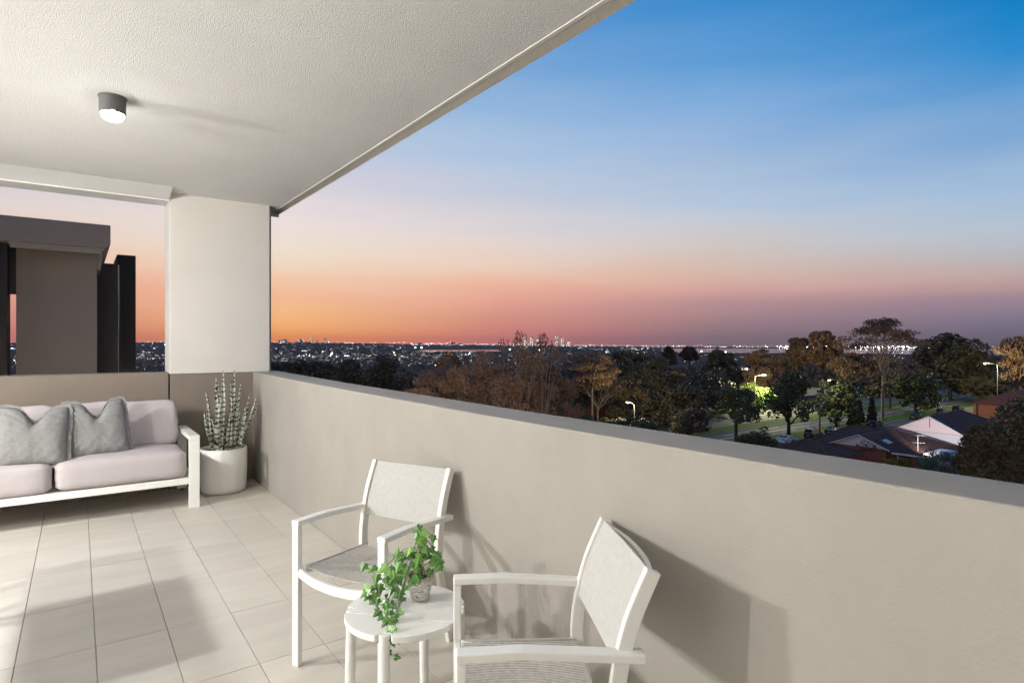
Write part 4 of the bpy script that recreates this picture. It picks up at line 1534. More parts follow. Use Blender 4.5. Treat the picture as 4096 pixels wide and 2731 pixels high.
TREES = [
    ('gum', 21.1, 39.1, -16.5, 16.1, 2.14, 0.64, 'leafy brown gum, lowest and leftmost of the clump behind the parapet'),
    ('gum', 25.2, 43.5, -16.5, 17.5, 1.59, 0.61, 'narrow peaked brown gum rising just right of the lowest leafy one'),
    ('gum', 25.4, 38.4, -16.5, 17.7, 2.53, 0.55, 'broad brown gum in the middle of the leafy clump, with a round top'),
    ('sprig', 25.3, 33.5, -16.5, 18.9, 2.05, 0.74, 'thin stemmed gum sapling with its leafy tip above the horizon'),
    ('sprig', 29.8, 36.4, -16.5, 18.8, 1.89, 0.72, 'slim gum with a small feathery top, just right of the tallest sapling tip'),
    ('gum', 33.3, 40.1, -16.5, 16.6, 2.53, 0.52, 'dark brown gum with bare forked stems right of the saplings'),
    ('gum', 18.4, 36.1, -16.5, 15.1, 1.44, 0.71, 'low leafy gum at the left edge of the brown clump, just above the parapet'),
    ('gum', 21.5, 35.1, -16.5, 16.7, 1.91, 0.64, 'leafy gum in front of the broad round topped one in the clump'),
    ('gum', 23.2, 32.6, -16.5, 16.2, 2.03, 0.61, 'gum filling the gap below the saplings with drooping leaves'),
    ('gum', 30.1, 38.7, -16.5, 17.1, 2.7, 0.54, 'gum crown behind the two saplings'),
    ('gum', 38.5, 43.7, -16.5, 14.9, 2.09, 0.51, 'small dark gum at the right end of the brown clump'),
    ('dense', 39.5, 88.9, -16.5, 15.9, 3.42, 0.46, 'near black round tree left of the brown gum clump'),
    ('dense', 40.8, 106.5, -17.3, 15.8, 3.96, 0.47, 'dark spreading tree above the parapet beside the orange lamp'),
    ('dense', 66.4, 211.8, -24.8, 20.5, 11.56, 0.49, 'wide dark tree mass below the city lights beside the column'),
    ('dense', 62.6, 239.4, -26.8, 21.1, 7.31, 0.49, 'dark tree against the right edge of the cream column'),
    ('gum', 84.2, 87.0, -16.5, 16.4, 6.1, 0.53, 'reddish brown gum with a hazy flat crown right of the leafy clump'),
    ('bare', 88.7, 89.9, -16.5, 11.4, 6.09, 0.58, 'gum with a pale forked trunk and spreading limbs before the red brick cottage'),
    ('dense', 174.0, 157.5, -21.0, 19.4, 14.13, 0.44, 'dome shaped dark tree left of the tiered pine'),
    ('clumpy', 99.7, 88.1, -16.5, 12.8, 9.09, 0.06, 'large gum with round olive clumps of foliage behind the curved lamp'),
    ('dense', 127.3, 92.6, -16.5, 13.0, 10.48, 0.05, 'very dark broad tree mass between the clumpy gum and the lit lamp'),
    ('norfolk', 241.8, 194.6, -23.6, 24.3, 4.19, 0.6, 'dark tiered Norfolk pine standing in front of bright floodlights'),
    ('dense', 275.3, 207.2, -24.5, 24.3, 4.89, 0.71, 'small round topped tree beside the floodlights right of the tiered pine'),
    ('dense', 228.2, 154.9, -20.8, 19.5, 7.16, 0.45, 'dome shaped dark tree in front of the bay water'),
    ('gum', 196.9, 115.9, -18.0, 17.8, 8.45, 0.48, 'rust brown tree below the bay behind the lit bushes'),
    ('clumpy', 110.3, 90.2, -16.5, 11.3, 7.89, 0.0, 'olive clumpy gum right of the biggest clumpy one, lower and darker'),
    ('dense', 109.4, 105.7, -17.3, 14.4, 7.31, 0.14, 'dark round crown left of the biggest clumpy gum'),
    ('dense', 101.9, 79.0, -16.5, 10.4, 6.3, 0.04, 'black rounded tree low in front of the very dark mass'),
    ('dense', 139.6, 95.9, -16.6, 9.0, 5.76, 0.02, 'dark tree between the very dark mass and the lit lamp pole'),
    ('dense', 95.4, 103.6, -17.1, 13.1, 5.63, 0.18, 'dark crown behind the right end of the brown clump'),
    ('dense', 182.9, 70.4, -16.5, 9.4, 6.29, 0.25, 'dark scrub behind the trunk of the tall pale gum'),
    ('fig', 95.2, 61.6, -16.5, 10.4, 5.39, 0.37, 'spreading street tree with a thick trunk left of the two dark parked cars'),
    ('dense', 93.5, 70.3, -16.5, 5.9, 4.27, 0.0, 'low dark bushy tree above the pale panel at the parapet'),
    ('fig', 113.5, 61.8, -16.5, 12.9, 5.33, 0.19, 'round dark street tree with thick trunk behind the black people carrier'),
    ('fig', 131.4, 61.0, -16.5, 10.8, 5.38, 0.1, 'street tree with a stout trunk beside the wooden power pole'),
    ('conifer', 140.7, 60.4, -16.5, 5.4, 1.4, 0.08, 'thin young conifer on the grass verge, left of the darker one'),
    ('conifer', 143.0, 58.7, -16.5, 5.8, 1.17, 0.03, 'dark narrow young conifer on the verge beside the tall pale gum'),
    ('conifer', 137.1, 60.5, -16.5, 2.7, 0.88, 0.06, 'tiny conifer on the verge, smallest of the three young ones'),
    ('dense', 208.3, 101.3, -17.0, 23.2, 7.81, 0.41, 'tall dense brown tree rising above the bay, left of the pale trunked gum'),
    ('gum', 206.2, 109.1, -17.5, 21.4, 5.34, 0.46, 'brown tree shoulder on the left flank of the tall dense tree'),
    ('umbrella', 152.1, 60.1, -16.5, 23.6, 9.09, 0.4, 'tall pale trunked gum with a flat airy crown above the horizon'),
    ('gum', 184.4, 81.7, -16.5, 15.5, 8.15, 0.43, 'brown scrubby tree low behind the tall pale trunked gum'),
    ('dense', 226.1, 69.6, -16.5, 21.6, 11.67, 0.0, 'big dark domed tree right of the tall pale trunked gum'),
    ('fig', 177.1, 62.2, -16.5, 11.2, 6.57, 0.06, 'dark spreading verge tree with a forked trunk behind the white gabled house'),
    ('gum', 212.1, 48.9, -16.5, 20.5, 8.04, 0.25, 'rust brown gum with pale bare limbs at the far edge of the view'),
    ('dense', 230.3, 60.4, -16.5, 9.1, 10.97, 0.0, 'broad dark tree under the bright yellow street lamp'),
    ('fig', 259.4, 63.8, -16.5, 4.7, 8.25, 0.0, 'low spreading tree by the road above the orange brick house'),
    ('cypress', 76.7, 15.6, -16.5, 12.7, 6.14, 0.01, 'large dark feathery tree at the picture edge below the orange brick house'),
    ('cypress', 69.4, 18.5, -16.5, 10.2, 2.49, 0.17, 'dark feathery tree overlapping the lower side of the large one'),
    ('shrub', 93.2, 55.6, -16.5, 4.1, 3.18, 0.01, 'leafy dark shrub hiding the front of the white car'),
    ('shrub', 89.4, 55.9, -16.5, 3.1, 2.28, 0.13, 'low black shrub beside the small palm'),
    ('shrub', 94.7, 39.6, -16.5, 4.6, 3.17, 0.0, 'round shrubby tree with pink tipped leaves in front of the brown roofed house'),
    ('wispy', 84.3, 27.4, -16.5, 5.4, 3.35, 0.2, 'grey green feathery bush below the white wall'),
    ('shrub', 83.5, 30.5, -16.5, 3.8, 0.94, 0.57, 'small yellow leaved shrub by the house gutter'),
    ('shrub', 84.2, 32.4, -16.5, 3.4, 1.13, 0.51, 'small dull green shrub left of the yellow leaved one'),
    ('shrub', 46.9, 52.4, -16.5, 11.6, 1.19, 0.75, 'bright green bush lit by a lamp behind the parapet'),
    ('shrub', 58.5, 62.5, -16.5, 8.1, 2.52, 0.65, 'low dark hedge bush below the pale forked gum'),
    ('shrub', 66.3, 63.0, -16.5, 6.4, 2.1, 0.7, 'small green bush under the curved street lamp'),
    ('shrub', 73.8, 63.6, -16.5, 5.8, 2.21, 0.37, 'green bush right of the curved street lamp'),
    ('litbush', 154.4, 91.3, -16.5, 6.2, 3.84, 0.0, 'bright yellow green bushes lit by the tall street lamp'),
    ('litbush', 160.5, 99.2, -16.8, 7.7, 3.34, 0.0, 'lit pale green tree behind the tall street lamp pole'),
    ('palm', 91.5, 60.5, -16.5, 1.9, 1.53, 0.0, 'small palm with arching fronds beside the verge'),
]
LOOK = {'gum': (L_brown, B_brown), 'sprig': (L_brown, B_pale), 'dense': (L_dark, B_dark), 'clumpy': (L_olive, B_brown), 'fig': (L_green, B_dark),
        'umbrella': (L_rust, B_pale), 'bare': (L_rust, B_pale), 'norfolk': (L_dark, B_dark), 'conifer': (L_green, B_dark), 'cypress': (L_olive, B_brown),
        'shrub': (L_green, B_dark), 'litbush': (L_bright, B_brown), 'wispy': (L_grey, B_brown), 'palm': (L_green, B_dark)}
SPECIAL = [('rust brown', L_rust), ('tall dense brown', L_rust), ('brown tree shoulder', L_rust), ('brown scrubby', L_rust), ('reddish brown', L_rust), ('pink tipped', L_pink), ('yellow leaved', L_yellow),
           ('bright green bush', L_bright), ('dark brown gum', L_olive)]
tree_cache = {}


def tree(kind, x, y, z, h, r, low, label, seed, group=None, cat='tree', cm=None, cached=False):
    """one tree; cached trees share their meshes, scaled"""
    sc = None
    if cached:
        key = (kind, seed % 3, cm.name if cm else '')
        if key not in tree_cache:
            tree_cache[key] = make_tree(kind, 100 + 7 * (seed % 3) + len(kind), 6.0, 13.0, 0.15, 0.9)
            tree_cache[key][0].materials.append(cm or LOOK[kind][0])
            tree_cache[key][1].materials.append(LOOK[kind][1])
        c0, t0 = tree_cache[key]
        sc = (r / 6.0, r / 6.0, h / 13.0)
    else:
        leaf = max(0.16, math.hypot(x, y) / 590 * 2.5)
        c0, t0 = make_tree(kind, 100 + seed * 13, r, h, low, leaf)
        c0.materials.append(cm or LOOK[kind][0])
        t0.materials.append(LOOK[kind][1])
    name = {'shrub': 'shrub', 'litbush': 'shrub', 'wispy': 'shrub', 'palm': 'palm_tree', 'norfolk': 'pine_tree', 'conifer': 'conifer_tree', 'cypress': 'cypress_tree', 'gum': 'gum_tree',
            'sprig': 'gum_tree', 'umbrella': 'gum_tree', 'bare': 'gum_tree', 'clumpy': 'gum_tree', 'fig': 'street_tree', 'dense': 'evergreen_tree'}[kind]
    t = thing(name, label, 'shrub' if name == 'shrub' else cat, (x, y, z - 0.05), (seed * 1.7) % 6.28, group, sc)
    obj('crown', c0, None, t)
    obj('trunk', t0, None, t)
    return t


for k, (kind, x, y, z, h, r, low, label) in enumerate(TREES):
    cm = None
    for w_, mm in SPECIAL:
        if label.startswith(w_) or (w_ in label and w_ in ('pink tipped', 'yellow leaved')):
            cm = mm
    if label.startswith('small yellow'):
        cm = L_yellow
    tree(kind, x, y, z, h, r, low, label, k, cm=cm)

# ------------------------------------------------------------------ wooded slope between the streets and the far suburbs
R = random.Random(21)
n_mid = 0
while n_mid < 70:
    h = math.radians(R.uniform(-6, 62))
    r = R.uniform(205, 460)
    x, y = r * math.sin(h), r * math.cos(h)
    if y < 104:
        continue
    kind = R.choice(['dense', 'dense', 'dense', 'gum', 'fig'])
    tree(kind, x, y, ground_z(x, y), R.uniform(10, 16), R.uniform(4.5, 8), 0.15, 'dark tree among many on the wooded slope below the city lights', R.randrange(3) + 99,
         'trees of the wooded slope', cm=R.choice([None, None, L_rust, L_dark]) if kind not in ('fig', 'gum') else R.choice([L_dark, L_rust]), cached=True)
    n_mid += 1


R = random.Random(41)
n_bush = 0
while n_bush < 34:
    x, y = R.uniform(52, 135), R.uniform(93, 122)
    if n_bush > 22:
        x, y = R.uniform(50, 92), R.uniform(70, 95)
    if 98 < x < 112 and 94 < y < 112:
        continue
    tree('shrub', x, y, ground_z(x, y), R.uniform(3, 6.5), R.uniform(2.4, 4.2), 0.0, 'dark bush among those at the foot of the big gums', R.randrange(3) + 99,
         'bushes under the big gums', cm=R.choice([L_dark, L_olive, L_green]), cached=True)
    n_bush += 1


def wood_mass(name, label, cnt, r0, r1, leafs, size, mats, seed, h0=-10, h1=80):
    R = random.Random(seed)
    bm = BM()
    k = 0
    while k < cnt:
        h = math.radians(R.uniform(h0, h1))
        r = r0 * (r1 / r0) ** R.random()
        x, y = r * math.sin(h), r * math.cos(h)
        if y < 120 or (r > 4300 and math.degrees(h) > 50) or (5000 < r < 7500 and 26 < math.degrees(h) < 36):
            continue
        z = ground_z(x, y)
        hh = R.uniform(7, 13)
        w = R.uniform(5, 11) * size
        bm.cur = R.randrange(len(mats))
        for q in range(3):
            leaf_quads(bm, (x + R.uniform(-w, w) * 0.6, y + R.uniform(-w, w) * 0.6, z + hh * R.uniform(0.35, 0.75)), (w * 0.62, w * 0.62, hh * 0.34), leafs, 2.6 * size, R, elong=1.3)
        k += 1
    me = BM.mesh(bm, name, mats, fix=False)
    o = obj(name, me, None)
    return tag(o, label, 'woodland', kind='stuff')


wood_mass('near_woodland', 'dark unbroken tree canopy below the lights', 650, 180, 620, 26, 1.0, [L_dark, L_rust, L_dark], 4)
wood_mass('far_woodland', 'dim tree cover of the distant suburbs', 1500, 600, 3600, 9, 2.0, [L_dark, L_rust], 5)
wood_mass('skyline_woodland', 'ragged tree line along the far hills', 900, 3800, 9500, 6, 4.5, [L_dark], 6)

# ------------------------------------------------------------------ lights of the suburbs, far too many to count
M_lw = emat('far_white_lights', (1.0, 0.93, 0.88), 5.0, False)
M_lb = emat('far_bright_lights', (0.97, 1.0, 0.98), 22.0, False)
M_lo = emat('far_orange_lights', (1.0, 0.62, 0.28), 6.0, False)
R = random.Random(77)
bm = BM()
def light_dot(h, r, zz, s, m):
    x, y = r * math.sin(h), r * math.cos(h)
    c = Vector((x, y, zz))
    bm.cur = m
    bm.add([c + Vector(v) * s for v in ((1, 0, 0), (-1, 0, 0), (0, 1, 0), (0, -1, 0), (0, 0, 1), (0, 0, -1))],
           [(0, 2, 4), (2, 1, 4), (1, 3, 4), (3, 0, 4), (2, 0, 5), (1, 2, 5), (3, 1, 5), (0, 3, 5)])
def in_water(h, r):
    hd = math.degrees(h)
    return (hd > 51 and 4300 < r < 9450) or (26.5 < hd < 36 and 5000 < r < 7500)
cnt = 0
while cnt < 2600:
    hd = R.uniform(-5, 79)
    h = math.radians(hd)
    # even spread in the angle below the horizon, denser towards the skyline and to the north
    dep = R.random() ** 1.35 * 0.040 + 0.0035
    r = min(60 / dep, 12500)
    if hd > 34 and dep > 0.012 and R.random() < 0.82:
        continue
    if hd < 34 and dep > 0.03 and R.random() < 0.55:
        continue
    if in_water(h, r):
        continue
    x, y = r * math.sin(h), r * math.cos(h)
    if y < 150:
        continue
    z = ground_z(x, y) + R.uniform(8, 16)
    px = r / 590.0
    s = px * R.choice([0.09, 0.10, 0.12, 0.15, 0.21])
    m = R.choices([0, 1, 2], [0.80, 0.08, 0.12])[0]
    light_dot(h, r, z, s, m)
    if R.random() < 0.12:          # short rows of lamps
        for q in range(R.randrange(2, 6)):
            light_dot(h + (q + 1) * R.uniform(0.0008, 0.0016), r, z, s * 0.8, m)
    cnt += 1
for k in range(360):                # the bright band of the city along the skyline
    hd = R.uniform(24, 72)
    r = R.uniform(9500, 12500) if hd > 50 else R.uniform(7600, 11500)
    h = math.radians(hd)
    x, y = r * math.sin(h), r * math.cos(h)
    z = ground_z(x, y) + R.uniform(8, 40)
    light_dot(h, r, z, r / 590 * R.uniform(0.10, 0.24), R.choices([0, 1, 2], [0.66, 0.18, 0.16])[0])
for k in range(150):                # port on the far shore of the bay
    hd = R.uniform(60.5, 64.5) if k < 50 else R.uniform(66.5, 72)
    r = R.uniform(9450, 9900)
    h = math.radians(hd)
    light_dot(h, r, -58 + R.uniform(4, 34), r / 590 * R.uniform(0.22, 0.45), R.choices([0, 1, 2], [0.4, 0.3, 0.3])[0])
cl = bm.build('city_lights', [M_lw, M_lb, M_lo], fix=False)
tag(cl, 'countless tiny lights of the distant suburbs', 'city lights', kind='stuff')

# ------------------------------------------------------------------ skyline towers and big pale sheds among the suburbs
M_tower = mat('far_tower', (0.055, 0.045, 0.048), 0.8)
M_towerlit = mat('far_pale_tower', (0.14, 0.11, 0.11), 0.8)
M_win = emat('far_lit_windows', (1.0, 0.90, 0.78), 3.0, False)
def tower(hd, r, w, h, label, lit=0.35, m=None, base=None):
    a = math.radians(hd)
    x, y = r * math.sin(a), r * math.cos(a)
    z = ground_z(x, y) if base is None else base
    t = thing('tower_block', label, 'tower', (x, y, z - 3), -a, 'towers on the skyline')
    BM().box((-w / 2, -w * 0.4, 0), (w / 2, w * 0.4, h)).build('body', m or M_tower, t)
    BM().box((-w * 0.3, -w * 0.25, h), (w * 0.3, w * 0.25, h * 1.05)).build('roof_plant', m or M_tower, t)
    R = random.Random(int(hd * 100))
    b = BM()
    nx, nz = 4, max(4, int(h / 9))
    for i in range(nx):
        for j in range(nz):
            if R.random() < lit:
                x0 = -w / 2 + w * (i + 0.2) / nx
                z0 = h * (j + 0.3) / nz
                b.box((x0, -w * 0.4 - 0.6, z0), (x0 + w / nx * 0.6, -w * 0.4 - 0.1, z0 + h / nz * 0.5))
    if b.v:
        b.build('window', M_win, t)['kind'] = 'stuff'
    return t
TW = [(14.9, 8300, 44, 34, 'low lit block on the orange skyline right beside the column'), (15.3, 8300, 60, 38, 'second low lit block from the column on the orange skyline'),
      (16.6, 8300, 80, 40, 'wide low block just left of the two tall towers'), (17.55, 8300, 30, 62, 'left of the two tall towers on the orange skyline'),
      (18.0, 8300, 26, 40, 'short narrow block between the two tall towers'), (18.75, 8300, 34, 66, 'right of the two tall towers on the orange skyline'),
      (27.3, 8600, 100, 34, 'broad block on the pink skyline above the lagoon'), (30.6, 8600, 60, 44, 'pale block with lights on the pink skyline, in the middle of its row'),
      (31.3, 8600, 50, 36, 'low pale block on the pink skyline right of the middle one'),
      (37.6, 9200, 44, 150, 'slender lit tower just right of the tall sapling tip'), (38.2, 9200, 44, 140, 'second lit tower right of the sapling tip'),
      (38.8, 9200, 70, 104, 'stepped lit tower right of the sapling tip'), (40.6, 9200, 44, 165, 'tallest lit tower of the city on the mauve skyline'),
      (41.2, 9200, 50, 132, 'lit tower right of the tallest of the city'), (41.8, 9200, 48, 96, 'lower lit tower at the right end of the city cluster')]
for i, (hd, r, w, h, l) in enumerate(TW):
    tower(hd, r, w, h, l, 0.6 if hd > 36 else 0.3, M_towerlit if hd > 30 else None)
M_shed = mat('pale_shed_roof', (0.34, 0.31, 0.31), 0.7)
M_shedlit = emat('shed_front_glow', (0.98, 0.95, 0.92), 0.6, False)  # emission stands in for floodlight falling on the shed fronts
R = random.Random(14)
k = 0
while k < 34:
    hd = R.uniform(-3, 46)
    dep = R.uniform(0.011, 0.042) if hd < 30 else R.uniform(0.010, 0.024)
    r = 60 / dep
    a = math.radians(hd)
    if in_water(a, r):
        continue
    x, y = r * math.sin(a), r * math.cos(a)
    w = r / 590 * R.uniform(2, 7)
    d = w * 0.5
    z = ground_z(x, y)
    t = thing('warehouse', 'pale low building with a lit front among the suburb lights', 'building', (x, y, z + 4), -a + R.uniform(-0.4, 0.4), 'pale buildings among the suburb lights')
    hh = r / 590 * R.uniform(0.3, 0.7) + 3
    BM().box((-w / 2, -d / 2, -6), (w / 2, d / 2, hh)).build('body', M_shed, t)
    BM().box((-w * 0.46, -d / 2 - 0.8, hh * 0.3), (w * 0.46, -d / 2 - 0.2, hh * 0.3 + max(1.2, r / 590 * 0.28))).build('glowing_front', M_shedlit, t)
    k += 1

# ------------------------------------------------------------------ houses below
M_rooftile = mat('dark_roof_tile', (0.100, 0.043, 0.032), 0.85, var=(0.8, 0.35), world_space=True)
M_redtile = mat('red_roof_tile', (0.30, 0.10, 0.065), 0.85, var=(0.9, 0.3), world_space=True)
M_whitewall = mat('white_weatherboard', (0.76, 0.64, 0.635), 0.7)
M_bluewall = mat('white_rendered_wall', (0.66, 0.66, 0.70), 0.8)
M_trim = mat('white_trim', (0.78, 0.76, 0.76), 0.6)
M_brick = mat('orange_brick', (0.62, 0.22, 0.115), 0.9, var=(3.0, 0.25), world_space=True)
M_brick_b = mat('orange_brick_light', (0.74, 0.27, 0.145), 0.9, var=(3.0, 0.25), world_space=True)
M_redbrick = mat('dark_red_brick', (0.30, 0.085, 0.055), 0.9, var=(3.0, 0.25), world_space=True)
M_glass = mat('dark_window_glass', (0.02, 0.022, 0.026), 0.08, spec=0.6)
M_skylight = mat('skylight_glass', (0.42, 0.46, 0.46), 0.2, spec=0.7)


def courses(parent, quad, rows, m, name='tile_course'):
    """courses of roof tiles laid over one roof slope, each course proud of the one below: quad = eave a, eave b, ridge b, ridge a"""
    a, b_, c, d = [Vector(p) for p in quad]
    nrm = (b_ - a).cross(d - a).normalized()
    if nrm.z < 0:
        nrm = -nrm
    bm = BM()
    for k in range(rows):
        f0, f1 = k / rows, (k + 1.12) / rows
        f1 = min(f1, 1)
        p0, p1 = a.lerp(d, f0), b_.lerp(c, f0)
        q0, q1 = a.lerp(d, f1), b_.lerp(c, f1)
        up = nrm * 0.075
        lo_ = nrm * 0.012
        # thicker at the lower edge
        bm.add([p0 + up, p1 + up, q1 + lo_, q0 + lo_, p0 + lo_ * 0.2, p1 + lo_ * 0.2], [(0, 1, 2, 3), (4, 5, 1, 0)])
    o = bm.build(name, m, parent, fix=False)
    o['kind'] = 'stuff'
    return o


def hip_roof(parent, x0, x1, y0, y1, ze, zr, m, axis='x', over=0.5, rows=14, gable0=False, ridge=None):
    """hipped roof body (one part) with courses on its slopes"""
    x0, x1, y0, y1 = x0 - over, x1 + over, y0 - over, y1 + over
    if axis == 'x':
        hw = (y1 - y0) / 2
        r0 = (x0 + (0 if gable0 else hw * 0.9), (y0 + y1) / 2, zr)
        r1 = (x1 - hw * 0.9, (y0 + y1) / 2, zr)
    else:
        hw = (x1 - x0) / 2
        r0 = ((x0 + x1) / 2, y0 + (0 if gable0 else hw * 0.9), zr)
        r1 = ((x0 + x1) / 2, y1 - hw * 0.9, zr)
    if ridge:
        r0, r1 = (*ridge[0], zr), (*ridge[1], zr)
    A, B_, C_, D_ = (x0, y0, ze), (x1, y0, ze), (x1, y1, ze), (x0, y1, ze)
    bm = BM()
    if axis == 'x':
        slopes = [(A, B_, r1, r0), (B_, C_, r1, r1), (C_, D_, r0, r1), (D_, A, r0, r0)]
    else:
        slopes = [(A, B_, r0, r0), (B_, C_, r1, r0), (C_, D_, r1, r1), (D_, A, r0, r1)]
    bm.add([A, B_, C_, D_, r0, r1], [(3, 2, 1, 0)])
    for i, q in enumerate(slopes):
        if gable0 and i == 3:
            continue
        qq = [q[0], q[1], q[2]] if q[2] == q[3] else list(q)
        bm.add(qq, [tuple(range(len(qq)))])
    roof = bm.build('roof', m, parent, fix=False)
    for i, q in enumerate(slopes):
        if gable0 and i == 3 and axis == 'x':
            continue
        courses(roof, q, rows, m)
    cap = BM()
    cap.tube([r0, r1], 0.16, 6)
    for e, rr in ((A, r0), (D_, r0), (B_, r1), (C_, r1)) if axis == 'x' else ((A, r0), (B_, r0), (C_, r1), (D_, r1)):
        if gable0 and rr == r0:
            continue
        cap.tube([(e[0], e[1], e[2] + 0.05), (rr[0], rr[1], rr[2] + 0.03)], 0.13, 6)
    cap.build('ridge_cap', m, roof)
    return roof


def window(parent, M4, w, h):
    f = BM()
    t = 0.09
    f.box((-w / 2, -0.05, 0), (w / 2, 0.03, t), M4).box((-w / 2, -0.05, h - t), (w / 2, 0.03, h), M4)
    f.box((-w / 2, -0.048, t), (-w / 2 + t, 0.03, h - t), M4).box((w / 2 - t, -0.048, t), (w / 2, 0.03, h - t), M4).box((-t / 2, -0.047, t), (t / 2, 0.02, h - t), M4)
    fr = f.build('window', M_trim, parent)
    BM().box((-w / 2 + t, -0.01, t), (w / 2 - t, 0.01, h - t), M4).build('pane', M_glass, fr)
    return fr


# white gabled house: the boarded gable faces the balcony
hs = thing('gabled_house', 'house with a broad white boarded gable and dark tiled roof', 'house', (0, 0, 0))
gx, gy0, gy1, gym = 106.5, 30.9, 40.2, 35.4
ze, za = -12.15, -9.85
BM().box((gx, gy0 + 0.25, GZ), (gx + 16.5, gy1 - 0.25, ze - 0.02)).build('wall', M_bluewall, hs)
b = BM()
for k in range(11):
    f0, f1 = k / 11, (k + 1) / 11
    z0, z1 = ze + (za - ze) * f0, ze + (za - ze) * f1
    y00, y01 = gy0 + (gym - gy0) * f0, gy1 + (gym - gy1) * f0
    y10, y11 = gy0 + (gym - gy0) * f1, gy1 + (gym - gy1) * f1
    brd = BM().add([(gx - 0.09, y00, z0), (gx - 0.09, y01, z0), (gx - 0.055, y11, z1), (gx - 0.055, y10, z1), (gx, y00, z0), (gx, y01, z0), (gx, y11, z1), (gx, y10, z1)],
                   [(0, 1, 2, 3), (7, 6, 5, 4), (0, 4, 5, 1), (2, 6, 7, 3), (1, 5, 6, 2), (0, 3, 7, 4)]).build('board', M_whitewall, hs)
for (ya, yb_) in ((gy0 - 0.3, gym), (gy1 + 0.3, gym)):
    zz0 = ze - 0.15
    BM().bar([(gx - 0.35, ya, zz0), (gx - 0.35, yb_, za + 0.12)], 0.5, 0.09, (1, 0, 0)).build('barge_board', M_trim, hs)
BM().box((gx - 0.13, gym - 0.05, ze + 0.75), (gx - 0.095, gym + 0.05, za - 0.1)).build('gable_strip', M_redbrick, hs)
BM().box((gx - 0.22, gy0 - 0.1, ze - 0.16), (gx + 0.02, gy1 + 0.1, ze - 0.021)).build('trim_board', M_trim, hs)
BM().tube([(gx - 0.1, 37.4, ze - 0.1), (gx - 0.1, 37.4, GZ)], 0.09, 8).build('down_pipe', M_ntrim, hs)
rf = hip_roof(hs, gx + 0.2, gx + 18, gy0 + 0.3, gy1 - 0.3, ze - 0.05, za + 0.06, M_rooftile, 'x', 0.55, 14, gable0=True)

# brown tiled house with a white porch gable, skylight and antenna
hs = thing('tiled_house', 'brown tiled house with skylight, white porch gable and roof antenna', 'house', (0, 0, 0))
BM().box((93.8, 31.8, GZ), (105.4, 47.0, -13.95)).build('wall', M_redbrick, hs)
rf = hip_roof(hs, 93.8, 105.4, 31.8, 47.0, -13.9, -11.85, M_rooftile, 'y', 0.6, 15, ridge=((102.3, 38.6), (102.3, 45.0)))
BM().box((93.1, 36.3, GZ), (93.79, 43.6, -13.62)).build('porch_wall', M_redbrick, hs)
BM().prism([(36.0, -13.6), (43.9, -13.6), (39.95, -12.02)], 'x', 92.95, 93.3).build('porch_gable', M_whitewall, hs)
pa, pb_, pc = (35.7, -13.72), (44.2, -13.72), (39.95, -11.93)
for q in (pa, pb_):
    a0, a1 = Vector((92.7, q[0], q[1])), Vector((92.7, pc[0], pc[1]))
    b0, b1 = Vector((101.6, q[0], q[1])), Vector((101.6, pc[0], pc[1]))
    BM().add([a0, b0, b1, a1], [(0, 1, 2, 3)]).build('porch_roof', M_rooftile, hs, fix=False)
    courses(hs, (a0, b0, b1, a1), 9, M_rooftile)
    BM().bar([(92.65, q[0], q[1] + 0.02), (92.65, pc[0], pc[1] + 0.04)], 0.16, 0.10, (1, 0, 0)).build('barge_board', M_trim, hs)
window(hs, Matrix.Translation((93.05, 42.5, -15.5)) @ Matrix.Rotation(math.radians(-90), 4, 'Z'), 1.6, 1.4)
sk = BM().box((-0.75, -0.5, 0), (0.75, 0.5, 0.12)).build('skylight', M_trim, hs, loc=(96.2, 37.4, -12.92), rot=(math.radians(22.6), 0, 0))
BM().box((-0.66, -0.41, 0.12), (0.66, 0.41, 0.135)).build('pane', M_skylight, sk)
BM().box((92.95, 31.1, -14.06), (93.18, 35.6, -13.88)).build('gutter', M_trim, hs)
BM().tube([(93.0, 35.0, -14.0), (93.5, 35.0, -14.4), (93.7, 35.0, GZ)], 0.07, 8).build('down_pipe', M_trim, hs)
an = BM()
ax_, ay_ = 94.6, 32.9
an.tube([(ax_, ay_, -13.7), (ax_, ay_, -11.2)], 0.035, 6)
an.tube([(ax_ - 0.9, ay_ + 0.5, -11.3), (ax_ + 0.9, ay_ - 0.5, -11.3)], 0.02, 5)
an.tube([(ax_ - 0.5, ay_ + 0.9, -12.3), (ax_ + 0.4, ay_ - 0.7, -12.3)], 0.02, 5)
for k in range(7):
    f = -0.9 + 0.3 * k
    an.tube([(ax_ + f - 0.2, ay_ - f * 0.55 - 0.4, -11.3), (ax_ + f + 0.2, ay_ - f * 0.55 + 0.4, -11.3)], 0.014, 4)
an.build('antenna', M_ntrim, hs)

# nearer brown hip roof just over the parapet
hs = thing('tiled_house', 'brown hipped tile roof nearest the parapet, below the silver wagon', 'house', (0, 0, 0))
BM().box((79.0, 37.6, GZ), (87.2, 45.6, -13.65)).build('wall', M_redbrick, hs)
hip_roof(hs, 79.0, 87.2, 37.6, 45.6, -13.6, -12.1, M_rooftile, 'y', 0.5, 12, ridge=((83.2, 41.2), (83.2, 43.0)))
BM().box((78.2, 37.0, -13.78), (78.45, 46.2, -13.56)).build('gutter', M_trim, hs)

# low white outbuilding between the brown roof and the feathery bush
hs = thing('garden_shed', 'low white flat roofed outbuilding behind the feathery bush', 'shed', (0, 0, 0))
BM().box((93.0, 26.0, GZ), (98.5, 31.2, -13.55)).build('wall', M_bluewall, hs)
BM().box((92.6, 25.6, -13.55), (98.9, 31.6, -13.38)).build('roof', M_bluewall, hs)

